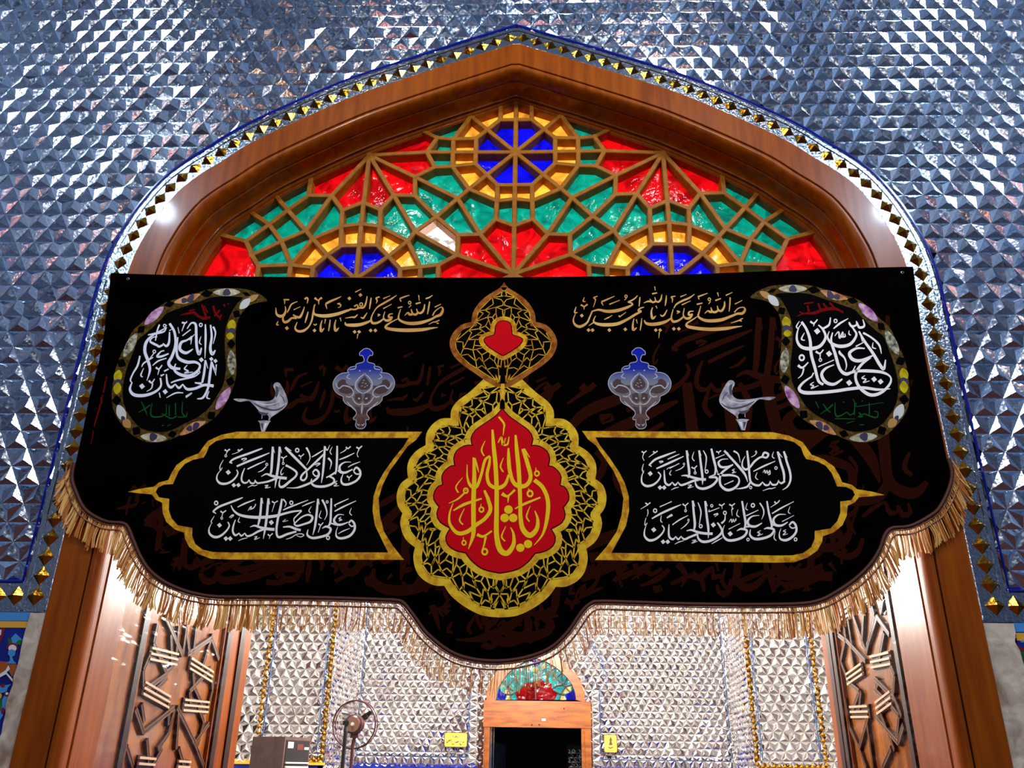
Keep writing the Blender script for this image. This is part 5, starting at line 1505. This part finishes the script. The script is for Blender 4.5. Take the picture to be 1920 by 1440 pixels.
cr = nd(LAMP, 'ShaderNodeValToRGB')
cr.color_ramp.elements[0].color = (0.01, 0.015, 0.42, 1)
cr.color_ramp.elements[1].color = (0.10, 0.035, 0.025, 1)
e = cr.color_ramp.elements.new(0.25)
e.color = (0.015, 0.03, 0.32, 1)
e = cr.color_ramp.elements.new(0.42)
e.color = (0.20, 0.22, 0.28, 1)
e = cr.color_ramp.elements.new(0.62)
e.color = (0.17, 0.13, 0.12, 1)
lk(LAMP, tc.outputs['Object'], sp.inputs[0])
lk(LAMP, sp.outputs['Z'], mr.inputs[0])
lk(LAMP, mr.outputs[0], cr.inputs[0])
lk(LAMP, cr.outputs[0], LAMP.node_tree.nodes['Principled BSDF'].inputs['Base Color'])
LIN = mat('pale_ornament_line', (0.42, 0.43, 0.50), 0.7)
LND = mat('dark_ornament_fill', (0.045, 0.012, 0.012), 0.7)
LHALF = [(1510, 74), (1478, 82), (1458, 100), (1437, 118), (1438, 150), (1462, 148), (1475, 165), (1484, 205), (1470, 222), (1425, 232), (1400, 242), (1392, 262), (1345, 272), (1315, 295), (1308, 318), (1325, 330), (1250, 338), (1195, 370), (1160, 425), (1156, 475), (1175, 525), (1215, 562), (1262, 585), (1262, 620), (1290, 660), (1340, 690), (1375, 715), (1402, 755), (1392, 785), (1368, 812), (1372, 830), (1398, 830), (1400, 850), (1392, 890), (1410, 918), (1432, 926)]
XA = lambda y: 1510 - (y - 74) * 0.0775
LFULL = LHALF + [(2 * XA(y) - x, y) for x, y in LHALF[::-1]]
for side in (0, 1):
    mb = MB()
    if side == 0:
        f = lambda x, y, l: bp(420 + x / 5.647, 640 + y / 5.647, l)
    else:
        f = lambda x, y, l: mirx(bp(420 + x / 5.647, 640 + y / 5.647, l), -0.040 if x > 1000 else -0.035, 0.004 if x > 1000 else 0.014)
    fl = lambda l: (lambda x, y: f(x, y, l))
    mb.poly([f(*p[:2], 1.2) for p in spline(BIRD, 12, True)], 0)
    mb.poly([f(x, y, 1.5) for x, y in [(545, 470), (572, 485), (580, 520), (570, 570), (552, 600), (540, 570), (548, 530)]], 1)
    ribbon(mb, [(312, 652, 6), (400, 700, 22), (520, 728, 18), (600, 710, 14), (652, 672, 4)], 1, 1, 1, 12, fl(1.5))
    ribbon(mb, [(360, 740, 8), (420, 770, 34), (470, 760, 6)], 1, 1, 1, 12, fl(1.6))
    ribbon(mb, [(590, 560, 4), (625, 600, 10), (640, 650, 4)], 1, 1, 1, 12, fl(1.5))
    ribbon(mb, [(350, 650, 4), (450, 672, 8), (560, 650, 5), (600, 600, 3)], 2, 1, 1, 12, fl(1.7))
    mb.poly([f(x, y, 1.2) for x, y in [(357, 842), (425, 836), (497, 842), (480, 860), (432, 955), (396, 955), (378, 862)]], 0)
    mb.poly([f(x, y, 1.5) for x, y in [(385, 868), (420, 868), (408, 948)]], 1)
    mb.poly([f(x, y, 1.5) for x, y in [(432, 868), (462, 866), (422, 945)]], 2)
    o = mb.build('pigeon_motif', [SILV, SILD, WHB], ban)
    o['label'] = 'grey pigeon print facing the %s paisley' % ('left', 'right')[side]
    mb = MB()
    mb.poly([f(*p[:2], 1.2) for p in spline(LFULL, 12, True)], 0)
    cl2 = [p[:2] for p in spline(LFULL, 12, True)]
    ribbon(mb, [(x, y, 7) for x, y in cl2 + cl2[:1]], 1, 1, 1, 30, fl(1.5))
    mb.poly([f(x, y, 1.6) for x, y in [(1490, 365), (1525, 410), (1550, 450), (1545, 490), (1515, 512), (1455, 512), (1425, 490), (1415, 455), (1445, 410)]], 2)
    for s in (1, -1):
        def k_(pts):
            ribbon(mb, [((x if s > 0 else 2 * XA(y) - x), y, w) for x, y, w in pts], 1, 1, 1, 12, fl(1.65))

        def dk(pts):
            mb.poly([f((x if s > 0 else 2 * XA(y) - x), y, 1.4) for x, y in pts], 2)
        dk([(1210, 430), (1250, 400), (1290, 410), (1290, 440), (1330, 470), (1380, 470), (1370, 540), (1300, 560), (1230, 540), (1195, 490)])
        dk([(1390, 560), (1450, 545), (1460, 620), (1430, 650), (1385, 620)])
        dk([(1385, 690), (1440, 700), (1445, 770), (1415, 770)])
        dk([(1405, 850), (1440, 800), (1440, 915), (1410, 905)])
        k_([(1500, 340, 10), (1440, 380, 12), (1395, 440, 14), (1400, 500, 14), (1440, 540, 12), (1470, 550, 8)])
        k_([(1180, 440, 8), (1215, 500, 12), (1260, 470, 12), (1320, 480, 14), (1360, 510, 10), (1370, 560, 12), (1330, 590, 14), (1290, 580, 8)])
        k_([(1350, 580, 8), (1390, 650, 12), (1440, 670, 10), (1470, 640, 6)])
        k_([(1300, 640, 8), (1350, 690, 14), (1400, 740, 10)])
        k_([(1460, 660, 6), (1455, 720, 8), (1455, 770, 5)])
        k_([(1420, 600, 14), (1440, 610, 14)])
        k_([(1410, 870, 6), (1425, 890, 12), (1440, 880, 6)])
        k_([(1330, 300, 8), (1390, 290, 10), (1400, 260, 6)])
        k_([(1340, 400, 8), (1300, 380, 12), (1330, 345, 8)])
        k_([(1430, 310, 14), (1445, 315, 10)])
    for x, y in ((1470, 440), (1500, 450), (1460, 475), (1490, 485), (1515, 470), (1480, 415)):
        ribbon(mb, [(x - 8, y, 4), (x + 8, y - 4, 9)], 1, 1, 1, 12, fl(1.8))
    o = mb.build('lamp_motif', [LAMP, LIN, LND], ban)
    o['label'] = 'blue to brown lamp-shaped ornament on the %s' % ('left', 'right')[side]

# the central medallion with its finial
RR = [(942, 768), (953, 781), (971, 794), (990, 808), (998, 823), (994.5, 837), (1003, 836.5), (1011, 838), (1024.5, 847), (1029.5, 861), (1026.7, 875), (1035, 876), (1045, 884), (1051, 895), (1048.5, 911), (1057, 914), (1064, 924), (1065, 938), (1054.6, 952), (1058.5, 965), (1052.5, 979.6), (1031.7, 992), (1040, 1008), (1036, 1023), (1021, 1033), (1002.5, 1036.9), (990, 1052.5), (969, 1067), (938, 1074)]
RO = [(961, 713), (978.8, 711.5), (1005, 736), (1027, 753), (1038, 770), (1038.6, 785), (1057, 786), (1073, 797), (1084, 815), (1084.4, 836), (1102, 847), (1115, 864), (1118.5, 882), (1116, 898), (1130.5, 910), (1137, 931), (1134, 952), (1125, 965), (1129, 982), (1123, 1005), (1113, 1019), (1099.4, 1029), (1102, 1048), (1096, 1073), (1081.7, 1090), (1061, 1100), (1042, 1100.5), (1027.5, 1120), (1000, 1140.5), (969, 1154.6), (937, 1158)]
CUSP_R = {(994.5, 837), (1026.7, 875), (1048.5, 911), (1054.6, 952), (1031.7, 992), (1002.5, 1036.9)}
CUSP_O = {(978.8, 711.5), (1038.6, 785), (1084.4, 836), (1116, 898), (1125, 965), (1099.4, 1029), (1042, 1100.5)}
FO = [(944.7, 529.7), (953, 540), (966, 548), (980, 557.5), (991, 568), (1002, 586), (1004.5, 604), (1024.5, 610), (1040, 627), (1044.5, 646.4), (1036, 668), (1016.7, 686), (996, 700), (978.8, 712), (962, 722), (943.8, 736)]
FI = [(944.7, 602.6), (953, 605), (958, 612), (960, 628), (970, 632), (979, 637), (974, 647), (962, 656), (944.7, 666.5)]
CUSP_F = {(1004.5, 604), (978.8, 712)}


AX1, AX0 = -0.0360, -0.0250


def axis(z):
    return AX0 + (AX1 - AX0) * (z - 2.157) / (3.756 - 2.157)


def half_world(pts, cusps, step=6):
    """spline a right half between its cusps and close it by mirroring; (x, z) on the banner"""
    runs = [[]]
    for p in pts:
        runs[-1].append(p)
        if p in cusps:
            runs.append([p])
    out = []
    for r in runs:
        if len(r) > 1:
            s = [p[:2] for p in spline(r, step)]
            out += s if not out else s[1:]
    wpts = []
    for x, y in out:
        q = bp(x, y)
        wpts.append((q.x, q.z))
    zt, zb2 = wpts[0], wpts[-1]
    ax0, ax1 = zt[0], zb2[0]

    def axis(z):
        return AX0 + (AX1 - AX0) * (z - 2.157) / (3.756 - 2.157)
    if True:
        right = [(max(0.0, x - axis(z)), z) for x, z in wpts]
        right[0] = (right[0][0] if right[0][0] > 0.02 else 0.0, right[0][1])
        right[-1] = (0.0, right[-1][1])
    res = right + [(-x, z) for x, z in right[::-1] if x > 1e-4]
    return res


def inset(pol, d):
    n = len(pol)
    out = []
    ar = sum(pol[i][0] * pol[(i + 1) % n][1] - pol[(i + 1) % n][0] * pol[i][1] for i in range(n))
    sg = 1 if ar > 0 else -1
    for i in range(n):
        a, p, b = pol[i - 1], pol[i], pol[(i + 1) % n]
        t1 = Vector((p[0] - a[0], p[1] - a[1]))
        t2 = Vector((b[0] - p[0], b[1] - p[1]))
        if t1.length < 1e-7 or t2.length < 1e-7:
            out.append(p)
            continue
        t1.normalize()
        t2.normalize()
        n1 = Vector((-t1.y, t1.x))
        n2 = Vector((-t2.y, t2.x))
        m = n1 + n2
        if m.length < 1e-3:
            m = n1.copy()
        m.normalize()
        k = min(1.9, 1 / max(0.3, m.dot(n1)))
        out.append((p[0] + m.x * d * sg * k, p[1] + m.y * d * sg * k))
    return out


def put(pol, lay, mi, mb):
    mb.poly([(axis(z) + x, YBN - lay * LAY, z) for x, z in pol], mi)


pO = half_world(RO, CUSP_O)
pR = half_world(RR, CUSP_R)
pF = half_world(FO, CUSP_F)
pI = half_world(FI, set(), 3)
pxm = (bp(1000, 900).x - bp(900, 900).x) / 100
pOi = inset(pO, 15.5 * pxm)
pRo = inset(pR, -13.5 * pxm)
pRd = inset(pR, -2.2 * pxm)
pFi = inset(pF, 11.5 * pxm)
pIo = inset(pI, -11 * pxm)
pId = inset(pI, -2.0 * pxm)
med = empty('medallion', bp(942, 900))
med.parent = ban
med.matrix_parent_inverse = ban.matrix_world.inverted()
med['label'] = 'scalloped red and gold medallion with a pointed finial in the middle'


def subpart(mb, name, m):
    return mb.build(name, m, med)


mb = MB()
put(pO, 2.0, 0, mb)
subpart(mb, 'gold_outline', GOLDY)
mb = MB()
put(pF, 2.3, 0, mb)
subpart(mb, 'finial_outline', GOLDO)
mb = MB()
put(pOi, 2.6, 0, mb)
subpart(mb, 'black_ground', BLKP)
mb = MB()
put(pFi, 2.6, 0, mb)
subpart(mb, 'finial_black_ground', BLKP)
# crackle net
def polar(pol, c, k=720):
    """outermost distance of the outline in each direction from c"""
    r = []
    n = len(pol)
    for i in range(k):
        a = 2 * math.pi * i / k
        dx, dz = math.cos(a), math.sin(a)
        best = 0
        for j in range(n):
            x1, z1 = pol[j][0] - c[0], pol[j][1] - c[1]
            x2, z2 = pol[(j + 1) % n][0] - c[0], pol[(j + 1) % n][1] - c[1]
            den = dx * (z2 - z1) - dz * (x2 - x1)
            if abs(den) < 1e-12:
                continue
            t = (x1 * (z2 - z1) - z1 * (x2 - x1)) / den
            u = (x1 * dz - z1 * dx) / den
            if t > 0 and -1e-6 <= u <= 1 + 1e-6:
                best = max(best, t)
        r.append(best)
    return r


def net(outp, inp, c, m, name, step, wpx, levels):
    mb = MB()
    ro = polar(outp, c)
    ri = polar(inp, c)
    rn = random.Random(5)
    rows = []
    a = 90.0
    # half turn on the right, mirrored to the left
    while a > -90:
        i = int(round(a * 2)) % 720
        ra, rb_ = ri[i], ro[i]
        width = max(0.004, rb_ - ra)
        k = max(2, min(levels, int(width / (14 * pxm)) + 1))
        row = []
        for j in range(k + 1):
            t = j / k
            if 0 < j < k:
                t += rn.uniform(-0.28, 0.28) / k
            ang = math.radians(a + rn.uniform(-0.30, 0.30) * step)
            r = ra + (rb_ - ra) * t
            row.append((c[0] + r * math.cos(ang), c[1] + r * math.sin(ang)))
        rows.append(row)
        a -= step * rn.uniform(0.75, 1.25) * (0.16 / max(0.10, (ra + rb_) / 2)) ** 0.8

    if rows:
        i = int(round(-86 * 2)) % 720
        rows.append([(c[0] + (ri[i] + (ro[i] - ri[i]) * j / 3) * math.cos(math.radians(-86)), c[1] + (ri[i] + (ro[i] - ri[i]) * j / 3) * math.sin(math.radians(-86))) for j in range(4)])

    def seg(p, q):
        for s in (1, -1):
            a3 = Vector((axis(p[1]) + s * p[0], YBN - 3.0 * LAY, p[1]))
            b3 = Vector((axis(q[1]) + s * q[0], YBN - 3.0 * LAY, q[1]))
            d = b3 - a3
            if d.length < 1e-5:
                continue
            n_ = Vector((0, 1, 0)).cross(d.normalized()) * (wpx * pxm / 2)
            mb.face([a3 - n_, b3 - n_, b3 + n_, a3 + n_])
    for r_ in range(len(rows)):
        row = rows[r_]
        gap = rn.randrange(3)
        for j in range(len(row) - 1):
            if (r_ + j) % 2 == 0 or j == 0:
                seg(row[j], row[j + 1])
        if r_ + 1 < len(rows):
            nx = rows[r_ + 1]
            for j in range(1, len(row)):
                jj = min(len(nx) - 1, max(0, j + ((r_ + j) % 2)))
                seg(row[j], nx[jj] if jj < len(nx) else nx[-1])
    return subpart(mb, name, m)


c1 = bp(938, 925)
net(inset(pOi, -0.002), inset(pRo, 0.002), (0.0, c1.z), GOLDY, 'crackle_net', 7.5, 2.4, 4)
c2 = bp(944, 640)
net(inset(pFi, -0.002), inset(pIo, 0.002), (0.0, c2.z), GOLDP, 'finial_net', 12.0, 1.7, 5)
mb = MB()
put(pRo, 3.4, 0, mb)
a, b = bp(943.5, 720), bp(942.5, 768)
mb.poly([(axis(z) + dx, YBN - 3.4 * LAY, z) for dx, z in ((-0.008, a.z), (0.008, a.z), (0.012, b.z), (-0.012, b.z))])
subpart(mb, 'inner_gold_band', GOLDY)
mb = MB()
put(pIo, 3.4, 0, mb)
subpart(mb, 'finial_gold_band', GOLDP)
mb = MB()
put(pRd, 3.8, 0, mb)
put(pR, 4.2, 1, mb)
subpart(mb, 'red_field', [REDE, REDP])
mb = MB()
put(pId, 3.8, 0, mb)
put(pI, 4.2, 1, mb)
subpart(mb, 'finial_red_field', [REDE, REDP])
o = strokes(TXT_G, 820, 770, 4.5, 5.2, 'inscription', YELP, 'yellow script on the red medallion')

# braid, cord and fringe along the lower edge
def edge_path(step):
    p = [bp(x, y) for x, y in spline(BOT, step)]
    return p


path = edge_path(3)
nrm = []
for i in range(len(path)):
    t = path[min(len(path) - 1, i + 1)] - path[max(0, i - 1)]
    t = Vector((t.x, 0, t.z)).normalized()
    nn = Vector((-t.z, 0, t.x))      # outward for this direction of travel
    nrm.append(nn)
if sum(n_.z for n_ in nrm) > 0:
    nrm = [-n_ for n_ in nrm]
sm = []
for i in range(len(nrm)):
    v = Vector((0, 0, 0))
    for j in range(max(0, i - 6), min(len(nrm), i + 7)):
        v += nrm[j]
    sm.append(v.normalized())
nrm = sm
mb = MB()
mb.tube([p + n_ * 0.005 + Vector((0, -0.004, 0)) for p, n_ in zip(path, nrm)], 0.0085, 6)
mb.build('braid', BRAID, ban, True)
mb = MB()
mb.tube([p + n_ * 0.0165 + Vector((0, -0.003, 0)) for p, n_ in zip(path, nrm)], 0.003, 6)
mb.tube([p + n_ * 0.036 + Vector((0, -0.002, 0)) for p, n_ in zip(path, nrm)], 0.0042, 6)
mb.build('cord', CORD, ban, True)
mb = MB()
rf = random.Random(3)
L = 0.0
acc = 0.0
nxt = 0.0
clump_end = -1.0
for i in range(1, len(path)):
    seg_l = (path[i] - path[i - 1]).length
    acc += seg_l
    while acc > nxt:
        nxt += 0.0050 if -1.0 < path[i].x < 1.1 else 0.0034
        n_ = nrm[i]
        if nxt > clump_end:            # a new little tassel
            clump_end = nxt + rf.uniform(0.009, 0.019)
            c_lean = rf.gauss(0, 0.05)
            c_mat = 0 if rf.random() < 0.62 else 1
            c_len = rf.uniform(0.108, 0.130)
            c_curl = rf.gauss(0, 0.006)
            c_y = rf.uniform(-0.006, 0.004)
        wide = not (-1.0 < path[i].x < 1.1)
        base = path[i] + n_ * 0.016 + Vector((rf.uniform(-0.002, 0.002), rf.uniform(-0.003, 0.003), 0))
        edge_side = abs(n_.x)
        d = (n_ * (0.10 + 0.30 * edge_side) + Vector((0, 0, -1)) * 0.9).normalized()
        d = (d + Vector((c_lean + rf.gauss(0, 0.02), rf.gauss(0, 0.015), 0))).normalized()
        ln = c_len * rf.uniform(0.93, 1.03)
        side = Vector((d.z, 0, -d.x))
        pts = []
        for j in range(6):
            t = j / 5
            grav = Vector((0, 0, -1)) * (0.028 * t * t)
            pts.append(base + d * ln * t + grav * (1 - abs(d.z)) * 2 + side * (c_curl * math.sin(t * 3.0)) + Vector((0, c_y * t, 0)))
        mi = c_mat if rf.random() < 0.85 else 1 - c_mat
        k_ = 1.75 if wide else 1.0
        mb.tube(pts, k_ * rf.uniform(0.0008, 0.0018), 3, mi, False, k_ * rf.uniform(0.0009, 0.0020))
fr = mb.build('fringe', [FRG, FRO], ban)
fr['kind'] = 'stuff'
fr['label'] = 'gold thread fringe'
for x, y in ((240, 523), (1692, 511)):
    mb = MB()
    c = bp(x, y, 1)
    mb.tube([c + Vector((0.006 * math.cos(i * math.pi / 8), -0.001, 0.006 * math.sin(i * math.pi / 8))) for i in range(16)], 0.0016, 5, 0, True)
    mb.build('grommet', mat('steel', (0.4, 0.4, 0.42), 0.3, 1.0), ban)

# ------------------------------------------------------------------ yellow signs on the far wall
BRASS = noise_col(mat('brass_plate', rough=0.35), (0.55, 0.30, 0.03), (0.68, 0.42, 0.05), 6.0)
INK = mat('dark_brown_ink', (0.05, 0.012, 0.004), 0.5)


def plate(name, label, corners, ys, writer):
    p = [W(x, y, ys) for x, y in corners]
    c = (p[0] + p[2]) / 2
    root = empty(name, c)
    thing(root, label, 'sign')

    def rr(ins, y):
        x0, x1 = min(q.x for q in p) + ins, max(q.x for q in p) - ins
        z0, z1 = min(q.z for q in p) + ins, max(q.z for q in p) - ins
        r = 0.018
        out = []
        for cx, cz, a0 in ((x1 - r, z1 - r, 0), (x0 + r, z1 - r, 90), (x0 + r, z0 + r, 180), (x1 - r, z0 + r, 270)):
            for k in range(5):
                a = math.radians(a0 + 22.5 * k)
                out.append((cx + r * math.cos(a), y, cz + r * math.sin(a)))
        return out
    mb = MB()
    mb.slab(rr(0, ys), (0, 0.02, 0))
    mb.build('rim', INK, root)
    mb = MB()
    mb.slab(rr(0.008, ys - 0.003), (0, 0.004, 0))
    mb.build('plate', BRASS, root)
    mb = MB()
    writer(mb, ys - 0.0045)
    mb.build('lettering', INK, root)


def wr1(mb, y):
    f = lambda px, py: W(820 + px / 27.4, 1360 + py / 27.4, y)
    for s in ('785,520,26 808,610,16|1110,580,34 1095,640,16|1020,570,40 1035,635,18|960,520,20 985,560,34 930,590,34 885,620,26 940,625,18|1370,830,46 1330,870,40 1290,905,26 1275,860,14|1215,800,30 1200,850,18|1220,890,22 1235,915,18|1180,870,14 1150,930,24 1170,990,44 1230,985,30 1275,945,14|1110,830,34 1050,850,40 990,870,40 950,885,36 905,840,20|980,790,18 1010,815,14|870,940,24 820,980,34 765,970,34 745,930,18|800,860,14 830,865,12|715,700,16 722,900,22|690,730,18 640,790,44 590,810,34 690,760,14|600,740,20 560,830,24 520,880,40 460,870,30|505,745,18 510,850,18').split('|'):
        ribbon(mb, [(lambda v: (v[0], v[1], v[2] * 1.35))([float(q) for q in t.split(',')]) for t in s.split()], 0, 0, 1, 30, f)


def wr2(mb, y):
    f = lambda px, py: W(880 + px / 3.4286, 1120 + py / 3.4286, y)
    mb.poly([f(*p) for p in [(909, 893), (919, 922), (913, 922), (920, 950), (897, 950), (904, 922), (898, 922)]])
    ribbon(mb, [(893, 962, 5), (908, 970, 7), (920, 962, 5), (924, 970, 4)], 0, 0, 1, 4, f)
    ribbon(mb, [(886, 984, 2), (932, 985, 2)], 0, 0, 1, 4, f)


plate('wall_sign', 'wide yellow sign with two lines of dark script, left of the far door', ((833.5, 1373.5), (876, 1373.5), (876, 1401), (833.5, 1401)), YBK - 0.05, wr1)
plate('direction_sign', 'upright yellow sign with an upward arrow, right of the far door', ((1132.5, 1377), (1157, 1377), (1157, 1411.5), (1132.5, 1411.5)), YBK - 0.05, wr2)
